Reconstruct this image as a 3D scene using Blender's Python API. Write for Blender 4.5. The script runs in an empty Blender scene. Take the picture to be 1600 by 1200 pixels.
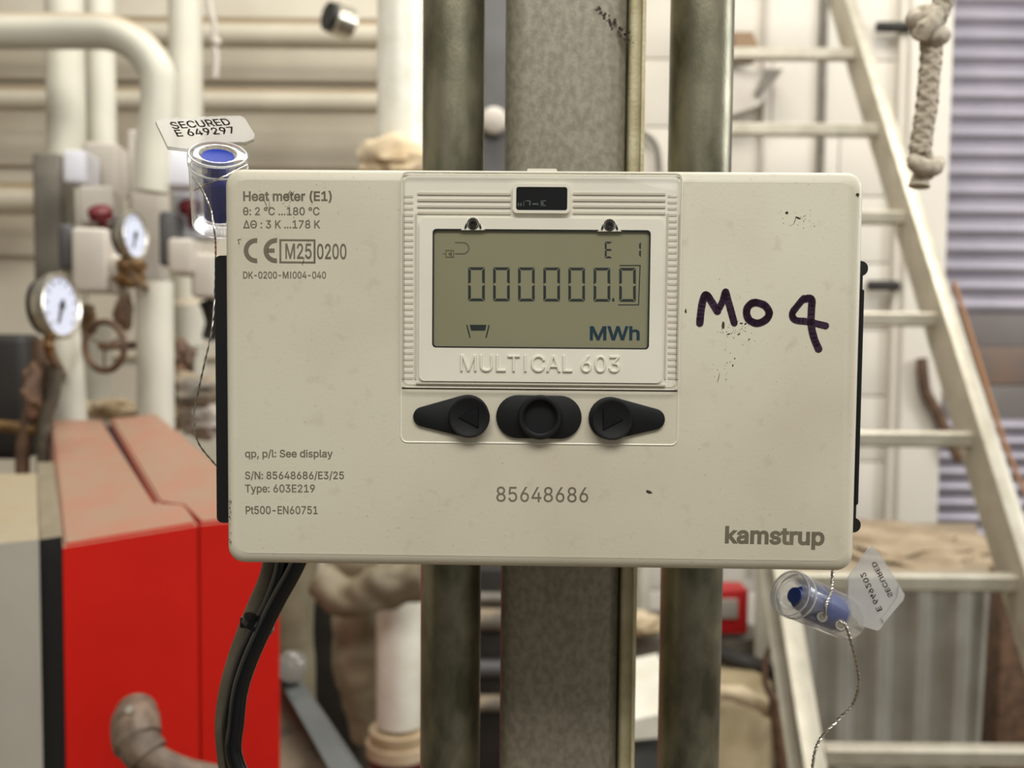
import bpy, bmesh, math, random
from mathutils import Vector, Matrix, Euler, noise
R = math.radians
random.seed(7)
sc = bpy.context.scene
COL = sc.collection
F = 1500.0

# ------------------------------------------------------------------ camera, world, lights, exposure
PITCH, ROLL = R(3.07), R(-0.51)
B = Matrix.Rotation(R(90), 3, 'X')
RC = B @ Matrix.Rotation(-PITCH, 3, 'X') @ Matrix.Rotation(-ROLL, 3, 'Z')
CP = Vector((0, 0, 1.5))
cam = bpy.data.cameras.new('camera')
cam.sensor_width = 36; cam.lens = F * 36 / 1600
cam.clip_start = 0.01; cam.clip_end = 50
cam.dof.use_dof = True; cam.dof.focus_distance = 0.312; cam.dof.aperture_fstop = 12.0
camo = bpy.data.objects.new('camera', cam); COL.objects.link(camo)
camo.matrix_world = Matrix.Translation(CP) @ RC.to_4x4()
sc.camera = camo

sc.view_settings.view_transform = 'Standard'; sc.view_settings.look = 'None'
sc.view_settings.exposure = 0.0; sc.view_settings.gamma = 1.0; sc.view_settings.use_curve_mapping = False
w = bpy.data.worlds.new('world'); sc.world = w; w.use_nodes = True
def world_light():
    # dim hall to the left, daylight coming from the open right side and from above
    nt = w.node_tree; bg = nt.nodes['Background']; bg.inputs[1].default_value = 1.0
    tc = nt.nodes.new('ShaderNodeTexCoord'); dot = nt.nodes.new('ShaderNodeVectorMath'); dot.operation = 'DOT_PRODUCT'
    dot.inputs[1].default_value = (.62, -.05, .60)
    r = nt.nodes.new('ShaderNodeValToRGB'); mr = nt.nodes.new('ShaderNodeMapRange'); mr.inputs['From Min'].default_value = -.9; mr.inputs['From Max'].default_value = .9
    e = r.color_ramp.elements; e[0].position = .15; e[0].color = (.05, .048, .044, 1); e[1].position = .95; e[1].color = (.56, .55, .52, 1)
    m = e.new(.55); m.color = (.235, .228, .205, 1)
    nt.links.new(tc.outputs['Generated'], dot.inputs[0]); nt.links.new(dot.outputs['Value'], mr.inputs['Value']); nt.links.new(mr.outputs[0], r.inputs[0]); nt.links.new(r.outputs[0], bg.inputs[0])
world_light()

def area(name, loc, target, sx, sy, power, col):
    l = bpy.data.lights.new(name, 'AREA'); l.shape = 'RECTANGLE'; l.size = sx; l.size_y = sy
    l.energy = power; l.color = col
    o = bpy.data.objects.new(name, l); COL.objects.link(o); o.location = loc
    o.rotation_euler = (Vector(target) - Vector(loc)).to_track_quat('-Z', 'Y').to_euler()
    return o
area('ceiling_lamp_light', (0.2, -1.3, 3.4), (0.1, 0.6, 1.4), 2.4, 0.8, 64, (1, .98, .92))
area('hall_lamp_light', (0.4, 1.5, 3.7), (0.3, 2.2, 0.8), 2.6, 0.9, 82, (1, .97, .90))
area('daylight_opening_light', (3.2, 0.9, 2.5), (0.6, 1.2, 1.3), 1.2, 1.6, 60, (.95, .97, 1.0))

def at(px, py, Y):
    d = RC @ Vector(((px - 800) / F, (600 - py) / F, -1))
    return CP + d * (Y / d.y)
def hit(px, py, o, n):
    d = RC @ Vector(((px - 800) / F, (600 - py) / F, -1))
    return CP + d * ((o - CP).dot(n) / d.dot(n))
def S(wpx, Y): return wpx / F * Y        # a width of wpx pixels at depth Y, in metres

# ------------------------------------------------------------------ materials
def lin(c):
    return tuple(((v / 255) / 12.92 if v / 255 <= .04045 else ((v / 255 + .055) / 1.055) ** 2.4) for v in c)
def mat(name, c, rough=.5, metal=0., c2=None, scale=20., bump=0., bscale=None, spec=.5, stretch=None, lo=.35, hi=.65, detail=5, coat=0):
    m = bpy.data.materials.new(name); m.use_nodes = True; nt = m.node_tree; b = nt.nodes['Principled BSDF']
    b.inputs['Base Color'].default_value = (*lin(c), 1); b.inputs['Roughness'].default_value = rough
    b.inputs['Metallic'].default_value = metal; b.inputs['Specular IOR Level'].default_value = spec
    b.inputs['Coat Weight'].default_value = coat
    if c2 or bump:
        tc = nt.nodes.new('ShaderNodeTexCoord'); mp = nt.nodes.new('ShaderNodeMapping')
        nt.links.new(tc.outputs['Object'], mp.inputs[0])
        if stretch: mp.inputs['Scale'].default_value = stretch
    if c2:
        n = nt.nodes.new('ShaderNodeTexNoise'); n.inputs['Scale'].default_value = scale; n.inputs['Detail'].default_value = detail
        r = nt.nodes.new('ShaderNodeValToRGB')
        r.color_ramp.elements[0].position = lo; r.color_ramp.elements[1].position = hi
        r.color_ramp.elements[0].color = (*lin(c), 1); r.color_ramp.elements[1].color = (*lin(c2), 1)
        nt.links.new(mp.outputs[0], n.inputs['Vector']); nt.links.new(n.outputs['Fac'], r.inputs[0]); nt.links.new(r.outputs[0], b.inputs['Base Color'])
    if bump:
        n = nt.nodes.new('ShaderNodeTexNoise'); n.inputs['Scale'].default_value = bscale or scale; n.inputs['Detail'].default_value = 4
        bp = nt.nodes.new('ShaderNodeBump'); bp.inputs['Strength'].default_value = bump; bp.inputs['Distance'].default_value = .002
        nt.links.new(mp.outputs[0], n.inputs['Vector']); nt.links.new(n.outputs['Fac'], bp.inputs['Height']); nt.links.new(bp.outputs[0], b.inputs['Normal'])
    return m
def dusty(name, c, dust, rough=.5, lo=.35, hi=.8, metal=0, c2=None):
    """paint with settled dust lying on upward faces"""
    m = mat(name, c, rough, metal, c2 or tuple(v * .93 for v in c), 6)
    nt = m.node_tree; b = nt.nodes['Principled BSDF']
    src = b.inputs['Base Color'].links[0].from_socket
    g = nt.nodes.new('ShaderNodeNewGeometry'); s = nt.nodes.new('ShaderNodeSeparateXYZ'); mr = nt.nodes.new('ShaderNodeMapRange')
    mr.inputs['From Min'].default_value = lo; mr.inputs['From Max'].default_value = hi
    n = nt.nodes.new('ShaderNodeTexNoise'); n.inputs['Scale'].default_value = 9; n.inputs['Detail'].default_value = 6
    ma = nt.nodes.new('ShaderNodeMath'); ma.operation = 'MULTIPLY_ADD'; ma.inputs[1].default_value = .55; ma.inputs[2].default_value = .66
    mu = nt.nodes.new('ShaderNodeMath'); mu.operation = 'MULTIPLY'; mu.use_clamp = True
    mx = nt.nodes.new('ShaderNodeMix'); mx.data_type = 'RGBA'
    nt.links.new(g.outputs['Normal'], s.inputs[0]); nt.links.new(s.outputs['Z'], mr.inputs['Value'])
    nt.links.new(n.outputs['Fac'], ma.inputs[0]); nt.links.new(ma.outputs[0], mu.inputs[0]); nt.links.new(mr.outputs[0], mu.inputs[1])
    nt.links.new(mu.outputs[0], mx.inputs['Factor']); nt.links.new(src, mx.inputs['A']); mx.inputs['B'].default_value = (*lin(dust), 1)
    nt.links.new(mx.outputs['Result'], b.inputs['Base Color'])
    return m
def clear(name, tint, mixf=.5, rough=.02, ior=1.45, haze=0.0, hcol=(.75, .73, .68)):
    """clear moulded plastic: thin transmission with fresnel gloss, part refracting"""
    m = bpy.data.materials.new(name); m.use_nodes = True; nt = m.node_tree; nt.nodes.remove(nt.nodes['Principled BSDF'])
    out = nt.nodes['Material Output']
    t = nt.nodes.new('ShaderNodeBsdfTransparent'); t.inputs[0].default_value = (*tint, 1)
    gl = nt.nodes.new('ShaderNodeBsdfGlossy'); gl.inputs['Roughness'].default_value = rough
    fr = nt.nodes.new('ShaderNodeFresnel'); fr.inputs[0].default_value = ior
    a = nt.nodes.new('ShaderNodeMixShader'); ge = nt.nodes.new('ShaderNodeNewGeometry'); bk = nt.nodes.new('ShaderNodeMath'); bk.operation = 'SUBTRACT'; bk.inputs[0].default_value = 1
    mu = nt.nodes.new('ShaderNodeMath'); mu.operation = 'MULTIPLY'; nt.links.new(ge.outputs['Backfacing'], bk.inputs[1])
    nt.links.new(fr.outputs[0], mu.inputs[0]); nt.links.new(bk.outputs[0], mu.inputs[1])
    nt.links.new(mu.outputs[0], a.inputs[0]); nt.links.new(t.outputs[0], a.inputs[1]); nt.links.new(gl.outputs[0], a.inputs[2])
    g = nt.nodes.new('ShaderNodeBsdfGlass'); g.inputs['Roughness'].default_value = rough; g.inputs['IOR'].default_value = ior; g.inputs[0].default_value = (*tint, 1)
    b = nt.nodes.new('ShaderNodeMixShader'); b.inputs[0].default_value = mixf
    nt.links.new(a.outputs[0], b.inputs[1]); nt.links.new(g.outputs[0], b.inputs[2])
    last = b
    if haze:
        d = nt.nodes.new('ShaderNodeBsdfDiffuse'); d.inputs[0].default_value = (*hcol, 1)
        h = nt.nodes.new('ShaderNodeMixShader'); h.inputs[0].default_value = haze
        nt.links.new(b.outputs[0], h.inputs[1]); nt.links.new(d.outputs[0], h.inputs[2]); last = h
    nt.links.new(last.outputs[0], out.inputs[0])
    return m

def cover_mat():
    m = mat('cover_plastic', (206, 201, 182), .42, 0, (199, 192, 173), 9, .035, 900, spec=.4)
    nt = m.node_tree; b = nt.nodes['Principled BSDF']; src = b.inputs['Base Color'].links[0].from_socket
    tc = nt.nodes.new('ShaderNodeTexCoord')
    def layer(src, scale, lo, hi, col, amt, detail=8, dist=0):
        n = nt.nodes.new('ShaderNodeTexNoise'); n.inputs['Scale'].default_value = scale; n.inputs['Detail'].default_value = detail
        n.inputs['Distortion'].default_value = dist
        mr = nt.nodes.new('ShaderNodeMapRange'); mr.inputs['From Min'].default_value = lo; mr.inputs['From Max'].default_value = hi; mr.inputs['To Max'].default_value = amt
        mx = nt.nodes.new('ShaderNodeMix'); mx.data_type = 'RGBA'; mx.inputs['B'].default_value = (*lin(col), 1)
        nt.links.new(tc.outputs['Object'], n.inputs['Vector']); nt.links.new(n.outputs['Fac'], mr.inputs['Value'])
        nt.links.new(mr.outputs[0], mx.inputs['Factor']); nt.links.new(src, mx.inputs['A'])
        return mx.outputs['Result']
    src = layer(src, 17, .50, .85, (158, 138, 122), .2, 12)
    src = layer(src, 160, .60, .78, (140, 120, 100), .2, 12, .3)
    src = layer(src, 900, .70, .78, (70, 55, 45), .55, 3)
    nt.links.new(src, b.inputs['Base Color'])
    return m

M = {}
M['cover'] = cover_mat()
M['bezel'] = mat('bezel_plastic', (226, 222, 207), .35, 0, (220, 215, 200), 30)
M['rib'] = mat('rib_plastic', (196, 188, 172), .3)
M['clearpane'] = clear('clear_window_plastic', (1, 1, 1), 0.0, .05, 1.22)
M['clear'] = clear('clear_seal_plastic', (.96, .97, .98), .35, .06, 1.45, .06)
M['tagclear'] = clear('clear_tag_plastic', (.90, .89, .87), .0, .18, 1.25, .30, (.30, .28, .25))
M['tagpale'] = clear('pale_tag_plastic', (.93, .93, .92), .0, .12, 1.35, .42, (.62, .61, .60))
M['clearrim'] = clear('frosted_seal_rim', (.96, .97, .98), .2, .06, 1.5, .5)
M['black'] = mat('black_plastic', (14, 15, 18), .45)
M['rubber'] = mat('black_rubber', (10, 11, 14), .6, spec=.35)
M['rubberdark'] = mat('black_rubber_symbol', (5, 6, 9), .5, spec=.3)
M['irglass'] = mat('dark_sensor_window', (3, 8, 10), .12, spec=.6)
M['lcd'] = mat('lcd_glass', (134, 132, 106), .3, 0, (126, 125, 99), 9, spec=.5)
M['contact'] = mat('sensor_contact', (78, 88, 80), .4)
M['seg'] = mat('lcd_segment', (34, 40, 38), .4)
M['segblue'] = mat('lcd_unit_segment', (18, 48, 62), .4)
M['seglight'] = mat('lcd_faint_segment', (86, 85, 64), .4)
M['ink'] = mat('printed_grey_ink', (112, 104, 87), .55, 0, (98, 90, 74), 60)
M['marker'] = mat('purple_black_marker', (36, 16, 38), .35, 0, (52, 28, 52), 160)
M['speck'] = mat('dirt_speck', (58, 46, 36), .8)
M['steel'] = mat('bright_steel', (190, 185, 175), .3, 1)
M['screw'] = mat('dark_screw', (70, 64, 62), .35, .9)
M['blue'] = mat('blue_plastic', (0, 42, 150), .5, spec=.15)
M['bluedark'] = mat('dark_blue_plastic', (40, 62, 128), .35)
M['tagink'] = mat('black_laser_print', (24, 18, 16), .9, spec=0)
M['galv'] = mat('galvanised_steel', (152, 146, 130), .52, .3, (130, 124, 109), 420, .08, 1500, detail=12, lo=.36, hi=.64, stretch=(1, 1, .7))
M['galvpipe'] = mat('galvanised_conduit_steel', (146, 142, 120), .36, .7, (88, 86, 70), 60, .06, 1200, stretch=(1, 1, .5), detail=11, lo=.38, hi=.64)
M['galvedge'] = mat('galvanised_edge', (206, 198, 164), .55, .1, (184, 174, 136), 90, .2, 600)
M['white'] = dusty('white_pipe_paint', (210, 206, 190), (160, 142, 116), .5)
M['white2'] = dusty('white_wall_pipe_paint', (206, 198, 178), (140, 118, 88), .6, .25, .7)
M['glosswhite'] = mat('smooth_white_jacket', (230, 228, 216), .3, 0, (220, 216, 200), 25, .4, 60)
M['wall'] = mat('painted_wall', (208, 201, 184), .7, 0, (190, 180, 162), 2.5, .25, 30)
M['wallright'] = mat('white_painted_block_wall', (214, 208, 197), .7, 0, (203, 196, 183), 1.6, .3, 20)
M['wallgroove'] = mat('wall_joint', (150, 136, 114), .8)
M['floor'] = mat('dusty_concrete_floor', (128, 116, 98), .8, 0, (98, 88, 74), 3, .4, 30)
M['alu'] = mat('aluminium', (188, 182, 166), .42, .5, (172, 165, 148), 25)
M['aluside'] = mat('aluminium_web', (190, 182, 165), .5, .35, (170, 162, 144), 12)
M['shutter'] = mat('lilac_grey_shutter', (164, 158, 166), .38, .3, (150, 145, 154), 5)
M['shutterbrown'] = mat('brown_shutter_band', (120, 98, 84), .6, 0, (100, 88, 80), 6)
M['shuttergrey'] = mat('grey_shutter_band', (112, 106, 103), .6, 0, (104, 97, 92), 6)
M['red'] = dusty('red_boiler_paint', (188, 25, 13), (146, 118, 98), .45, .35, .7, c2=(176, 20, 10))
M['red'].node_tree.nodes['Principled BSDF'].inputs['Specular IOR Level'].default_value = .2
M['gap'] = mat('gap_shade_colour', (38, 18, 14), .7)  # shade between the boiler casings, put into the colour
M['greycab'] = dusty('grey_white_casing_paint', (176, 170, 158), (150, 136, 110), .55, .5, .85)
M['blackcab'] = dusty('black_casing_paint', (14, 14, 14), (128, 118, 98), .5, .5, .85)
M['hose'] = mat('dusty_brown_hose', (112, 94, 78), .6, 0, (78, 64, 52), 60, .3, 200)
M['cableblack'] = mat('black_cable', (8, 9, 12), .18)
M['cablegrey'] = mat('dusty_grey_cable', (92, 84, 68), .6, 0, (70, 62, 50), 60)
M['rope'] = mat('braided_cotton_rope', (206, 196, 178), .9, 0, (172, 160, 142), 220, .6, 1200)
M['foil'] = mat('crumpled_foil_jacket', (156, 148, 124), .5, .15, (124, 116, 94), 12, .6, 40)
M['foildark'] = mat('dull_crumpled_jacket', (126, 116, 94), .65, 0, (98, 88, 68), 12, .6, 40)
M['tan'] = mat('tan_insulation', (205, 188, 160), .9, 0, (180, 158, 124), 12, .5, 40)
M['dust'] = mat('grey_brown_dust', (170, 152, 126), .95, 0, (138, 120, 96), 14, .5, 60)
M['brown'] = mat('brown_rusty_metal', (112, 84, 62), .7, 0, (76, 56, 42), 30)
M['brass'] = mat('tarnished_brass', (150, 116, 76), .4, .6, (104, 80, 52), 30)
M['chrome'] = mat('dull_chrome', (205, 198, 184), .25, .9)
M['dial'] = mat('gauge_dial', (214, 220, 240), .5)
M['lightgrey'] = mat('light_grey_housing', (196, 188, 178), .5, 0, (180, 172, 160), 10)
M['palebox'] = mat('pale_blue_white_housing', (224, 224, 232), .4)
M['darkgrey'] = mat('dark_grey_paint', (84, 83, 84), .55, 0, (74, 72, 72), 8)
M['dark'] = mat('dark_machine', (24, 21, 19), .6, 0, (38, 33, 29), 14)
M['midgrey'] = mat('mid_grey_metal', (122, 116, 106), .5, .2, (96, 90, 80), 14)
M['concrete'] = mat('mottled_plinth', (148, 132, 110), .85, 0, (104, 98, 88), 16, lo=.45, hi=.6)
M['steelbeam'] = mat('blue_grey_beam', (86, 88, 86), .6, .1, (72, 74, 72), 10)
M['signred'] = mat('red_sign_paint', (176, 24, 26), .5)
M['signface'] = mat('grey_sign_face', (150, 146, 136), .5)
M['bin'] = dusty('ribbed_sheet_metal', (164, 162, 154), (168, 150, 124), .40, .4, .8, metal=.3, c2=(140, 136, 124))
M['orange'] = mat('orange_brown_cord', (172, 128, 92), .8)
M['cardboard'] = mat('cardboard', (140, 116, 90), .85)
M['redknob'] = mat('dark_red_knob', (98, 24, 30), .5)
M['barrel'] = mat('cream_insulated_drum', (176, 160, 128), .8, 0, (150, 134, 102), 14, .4, 40)

# ------------------------------------------------------------------ mesh helpers
class MB:
    def __init__(s): s.bm = bmesh.new()
    def face(s, pts):
        try: s.bm.faces.new([s.bm.verts.new(p) for p in pts])
        except ValueError: pass
    def box(s, c, d, rot=None, bevel=0):
        t = bmesh.new(); bmesh.ops.create_cube(t, size=1)
        for v in t.verts: v.co = Vector((v.co.x * d[0], v.co.y * d[1], v.co.z * d[2]))
        if bevel: bmesh.ops.bevel(t, geom=t.edges[:], offset=bevel, segments=3, affect='EDGES', profile=.5)
        for v in t.verts: v.co = (rot @ v.co if rot else v.co) + Vector(c)
        s.add(t); return s
    def add(s, t):
        me = bpy.data.meshes.new('t'); t.to_mesh(me); t.free(); s.bm.from_mesh(me); bpy.data.meshes.remove(me)
    def loft(s, rings, cap0=True, cap1=True, closed=True):
        vr = [[s.bm.verts.new(p) for p in r] for r in rings]
        for a, b in zip(vr, vr[1:]):
            n = len(a)
            for i in range(n if closed else n - 1):
                j = (i + 1) % n
                s.bm.faces.new((a[i], a[j], b[j], b[i]))
        if cap0: s.bm.faces.new(vr[0][::-1])
        if cap1: s.bm.faces.new(vr[-1])
        return s
    def tube(s, pts, r, n=14, cap=True):
        pts = [Vector(p) for p in pts]; rs = r if isinstance(r, (list, tuple)) else [r] * len(pts)
        rings = []; up = None
        for i, p in enumerate(pts):
            d = (pts[min(i + 1, len(pts) - 1)] - pts[max(i - 1, 0)]).normalized()
            if up is None:
                up = Vector((0, 0, 1)) if abs(d.z) < .9 else Vector((0, 1, 0))
            a = (up - d * up.dot(d)).normalized(); up = a; b = d.cross(a)
            rings.append([p + (a * math.cos(2 * math.pi * k / n) + b * math.sin(2 * math.pi * k / n)) * rs[i] for k in range(n)])
        s.loft(rings, cap, cap); return s
    def lathe(s, o, axis, prof, n=32, cap=True):
        """prof = [(distance along axis, radius)]"""
        axis = Vector(axis).normalized(); up = Vector((0, 0, 1)) if abs(axis.z) < .9 else Vector((0, 1, 0))
        a = (up - axis * up.dot(axis)).normalized(); b = axis.cross(a)
        rings = [[Vector(o) + axis * t + (a * math.cos(2 * math.pi * k / n) + b * math.sin(2 * math.pi * k / n)) * max(r, 1e-5) for k in range(n)] for t, r in prof]
        s.loft(rings, cap, cap); return s
    def prism(s, pts, off):
        off = Vector(off); pts = [Vector(p) for p in pts]
        s.loft([pts, [p + off for p in pts]]); return s
    def build(s, name, m, parent=None, smooth=True, mw=None):
        bmesh.ops.recalc_face_normals(s.bm, faces=s.bm.faces)
        me = bpy.data.meshes.new(name); s.bm.to_mesh(me); s.bm.free(); me.materials.append(m)
        if smooth:
            for p in me.polygons: p.use_smooth = True
            try: me.set_sharp_from_angle(angle=R(38))
            except Exception: pass
        o = bpy.data.objects.new(name, me); COL.objects.link(o)
        if parent: o.parent = parent
        return o
def tag(o, label, cat, group=None, kind=None):
    if label: o['label'] = label
    if cat: o['category'] = cat
    if group: o['group'] = group
    if kind: o['kind'] = kind
    return o
def struct(o, label=None):
    o['kind'] = 'structure'
    if label: o['label'] = label
    return o
def empty(name, loc, label, cat, group=None, rot=None):
    o = bpy.data.objects.new(name, None); COL.objects.link(o); o.empty_display_size = .02
    o.matrix_world = Matrix.Translation(Vector(loc)) @ (rot.to_4x4() if rot else Matrix.Identity(4))
    return tag(o, label, cat, group)
def part(mb, name, m, root, smooth=True, label=None):
    """mesh drawn in world space, re-expressed in its root's frame"""
    o = mb.build(name, m, None, smooth)
    top = root; mw = Matrix.Identity(4)
    chain = []
    while top: chain.append(top); top = top.parent
    for c in reversed(chain): mw = mw @ c.matrix_basis
    o.data.transform(mw.inverted()); o.parent = root
    if label: o['label'] = label
    return o
def single(mb, name, m, label, cat, group=None, smooth=True):
    """top-level one-mesh thing; origin moved to the centre of its bounds"""
    o = mb.build(name, m, None, smooth)
    vs = [v.co for v in o.data.vertices]
    c = Vector([(min(v[i] for v in vs) + max(v[i] for v in vs)) / 2 for i in range(3)])
    o.data.transform(Matrix.Translation(-c)); o.location = c
    return tag(o, label, cat, group)
def crom(pts, n=8):
    pts = [Vector(p) for p in pts]; P = [pts[0] * 2 - pts[1]] + pts + [pts[-1] * 2 - pts[-2]]; out = []
    for i in range(1, len(P) - 2):
        for k in range(n):
            t = k / n
            out.append(.5 * ((2 * P[i]) + (-P[i - 1] + P[i + 1]) * t + (2 * P[i - 1] - 5 * P[i] + 4 * P[i + 1] - P[i + 2]) * t * t + (-P[i - 1] + 3 * P[i] - 3 * P[i + 1] + P[i + 2]) * t ** 3))
    out.append(P[-2]); return out
def vpipe(mb, px, y0, y1, wpx, Y, n=28):
    """vertical pipe whose axis passes the given picture column at mid height"""
    c = at(px, (max(y0, 0) + min(y1, 1200)) / 2, Y); a = at(px, y0, Y).z; b = at(px, y1, Y).z
    mb.tube([(c.x, Y, b), (c.x, Y, a)], S(wpx, Y) / 2, n); return c
def hpipe(mb, py, x0, x1, wpx, Y, n=28):
    a = at(x0, py, Y); b = at(x1, py, Y); z = (a.z + b.z) / 2
    mb.tube([(a.x, Y, z), (b.x, Y, z)], S(wpx, Y) / 2, n)
def pbox(mb, x0, y0, x1, y1, Y, dep, bevel=.004, yaw=0):
    """box whose front face spans these picture bounds at depth Y"""
    c = at((x0 + x1) / 2, (y0 + y1) / 2, Y); rot = Matrix.Rotation(R(yaw), 3, 'Z')
    mb.box(c + rot @ Vector((0, dep / 2, 0)), (S(x1 - x0, Y), dep, S(y1 - y0, Y)), rot, bevel)
def lump(mb, c, r, seed=0, amp=.25, fr=2.2, sub=3):
    t = bmesh.new(); bmesh.ops.create_icosphere(t, subdivisions=sub, radius=1)
    for v in t.verts:
        d = 1 + amp * noise.noise(v.co * fr + Vector((seed * 3.1, seed, 0)))
        v.co = Vector((v.co.x * r[0], v.co.y * r[1], v.co.z * r[2])) * d + Vector(c)
    mb.add(t)
def crumple(mb, pts, rs, amp=.12, fr=9, seed=0, n=36, step=10):
    pts = crom(pts, step); m = len(pts); R_ = []
    for i in range(m):
        u = i / (m - 1) * (len(rs) - 1); k = min(int(u), len(rs) - 2); R_.append(rs[k] * (1 - (u - k)) + rs[k + 1] * (u - k))
    base = len(mb.bm.verts); mb.tube(pts, R_, n); mb.bm.verts.ensure_lookup_table()
    for i in range(base, len(mb.bm.verts)):
        v = mb.bm.verts[i]; ring = (i - base) // n; a = pts[min(ring, m - 1)]
        v.co = a + (v.co - a) * (1 + amp * noise.noise(v.co * fr * 6 + Vector((seed, 0, 0))) + amp * 1.2 * noise.noise(v.co * fr * 2.3))

# text -> mesh, measured once per string
def load_font():
    try:
        import os
        return bpy.data.fonts.load(os.path.join(bpy.utils.system_resource('DATAFILES'), 'fonts', 'Inter.woff2'))
    except Exception:
        return None      # Blender's built-in letters
FONT = load_font()
_tc = {}
def loops_of(s):
    """closed outlines of a string as lists of 2-D points, wound so that outer ones are positive"""
    if s in _tc: return _tc[s]
    cu = bpy.data.curves.new('t', 'FONT'); cu.body = s; cu.size = 1; cu.resolution_u = 4; cu.fill_mode = 'NONE'
    if FONT: cu.font = FONT
    o = bpy.data.objects.new('t', cu); COL.objects.link(o); bpy.context.view_layer.update()
    me = bpy.data.meshes.new_from_object(o.evaluated_get(bpy.context.evaluated_depsgraph_get()))
    co = [Vector(v.co[:2]) for v in me.vertices]; nb = {}
    for e in me.edges:
        a, b = e.vertices; nb.setdefault(a, []).append(b); nb.setdefault(b, []).append(a)
    seen = set(); out = []
    for st_ in nb:
        if st_ in seen: continue
        lp = [st_]; seen.add(st_); cur = st_; nxt = min(nb[st_], key=lambda q: abs(q - st_ - 1))
        while nxt is not None and nxt not in seen:
            lp.append(nxt); seen.add(nxt); cur = nxt; nxt = next((q for q in nb[cur] if q not in seen), None)
        if len(lp) > 2:
            if lp[1] < lp[0] + 1 or lp[1] == lp[0] + len(lp) - 1: lp = [lp[0]] + lp[1:][::-1]
            out.append([co[i] for i in lp])
    bpy.data.objects.remove(o); bpy.data.curves.remove(cu); bpy.data.meshes.remove(me)
    ar = lambda l: sum(p.x * q.y - q.x * p.y for p, q in zip(l, l[1:] + l[:1])) / 2
    big = max(out, key=lambda l: abs(ar(l)))
    if ar(big) < 0: out = [l[::-1] for l in out]
    if ('I' in s or '1' in s) and len(s) > 1: out = plain_stems(s, out)
    _tc[s] = out; return out
def bb(l): return min(p.x for p in l), max(p.x for p in l), min(p.y for p in l), max(p.y for p in l)
def plain_stems(s, out):
    # capital I and figure 1 without feet, as on the printed panel
    n = bb(loops_of('l ')[0]); res = []; ref = {}
    for ch in 'I1':
        if ch in s: l = loops_of(ch); ref[ch] = (len(l[0]), bb(l[0])) if len(l) == 1 else None
    for l in out:
        b = bb(l); done = False
        for ch, r in ref.items():
            if r and len(l) == r[0] and abs((b[1] - b[0]) - (r[1][1] - r[1][0])) < 1e-3 and abs(b[3] - r[1][3]) < 1e-3 and abs(b[2] - r[1][2]) < 1e-3:
                h = b[3]; sw = .098 * h / CAP0; cx = (b[0] + b[1]) / 2
                if ch == 'I': q = [(cx - sw / 2, 0), (cx + sw / 2, 0), (cx + sw / 2, h), (cx - sw / 2, h)]
                else:
                    xr = cx + .10 * h; q = [(xr - sw, 0), (xr, 0), (xr, h), (xr - .7 * sw, h), (xr - .36 * h, .80 * h), (xr - .36 * h, .68 * h), (xr - sw, .82 * h)]
                res.append([Vector(p) for p in q]); done = True; break
        if not done: res.append(l)
    return res
CAP0 = .72
def l_area(l): return sum(p.x * q.y - q.x * p.y for p, q in zip(l, l[1:] + l[:1])) / 2
def winding(p, ls):
    w_ = 0
    for l in ls:
        for a, b in zip(l, l[1:] + l[:1]):
            c = (b.x - a.x) * (p.y - a.y) - (b.y - a.y) * (p.x - a.x)
            if a.y <= p.y < b.y and c > 0: w_ += 1
            elif b.y <= p.y < a.y and c < 0: w_ -= 1
    return w_
def grow(l, d):
    if not d: return l
    # drop doubled points, then push every corner outwards
    q = [p for i, p in enumerate(l) if (p - l[i - 1]).length > 1e-5]; out = []
    for i, p in enumerate(q):
        a = (p - q[i - 1]).normalized(); b = (q[(i + 1) % len(q)] - p).normalized(); na = Vector((a.y, -a.x)); nb_ = Vector((b.y, -b.x)); n = na + nb_
        k = max(n.length_squared / 2, .45); out.append(p + n * (d / k))
    return out
from mathutils.geometry import delaunay_2d_cdt
CAP = max(p.y for l in loops_of('H') for p in l)
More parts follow.
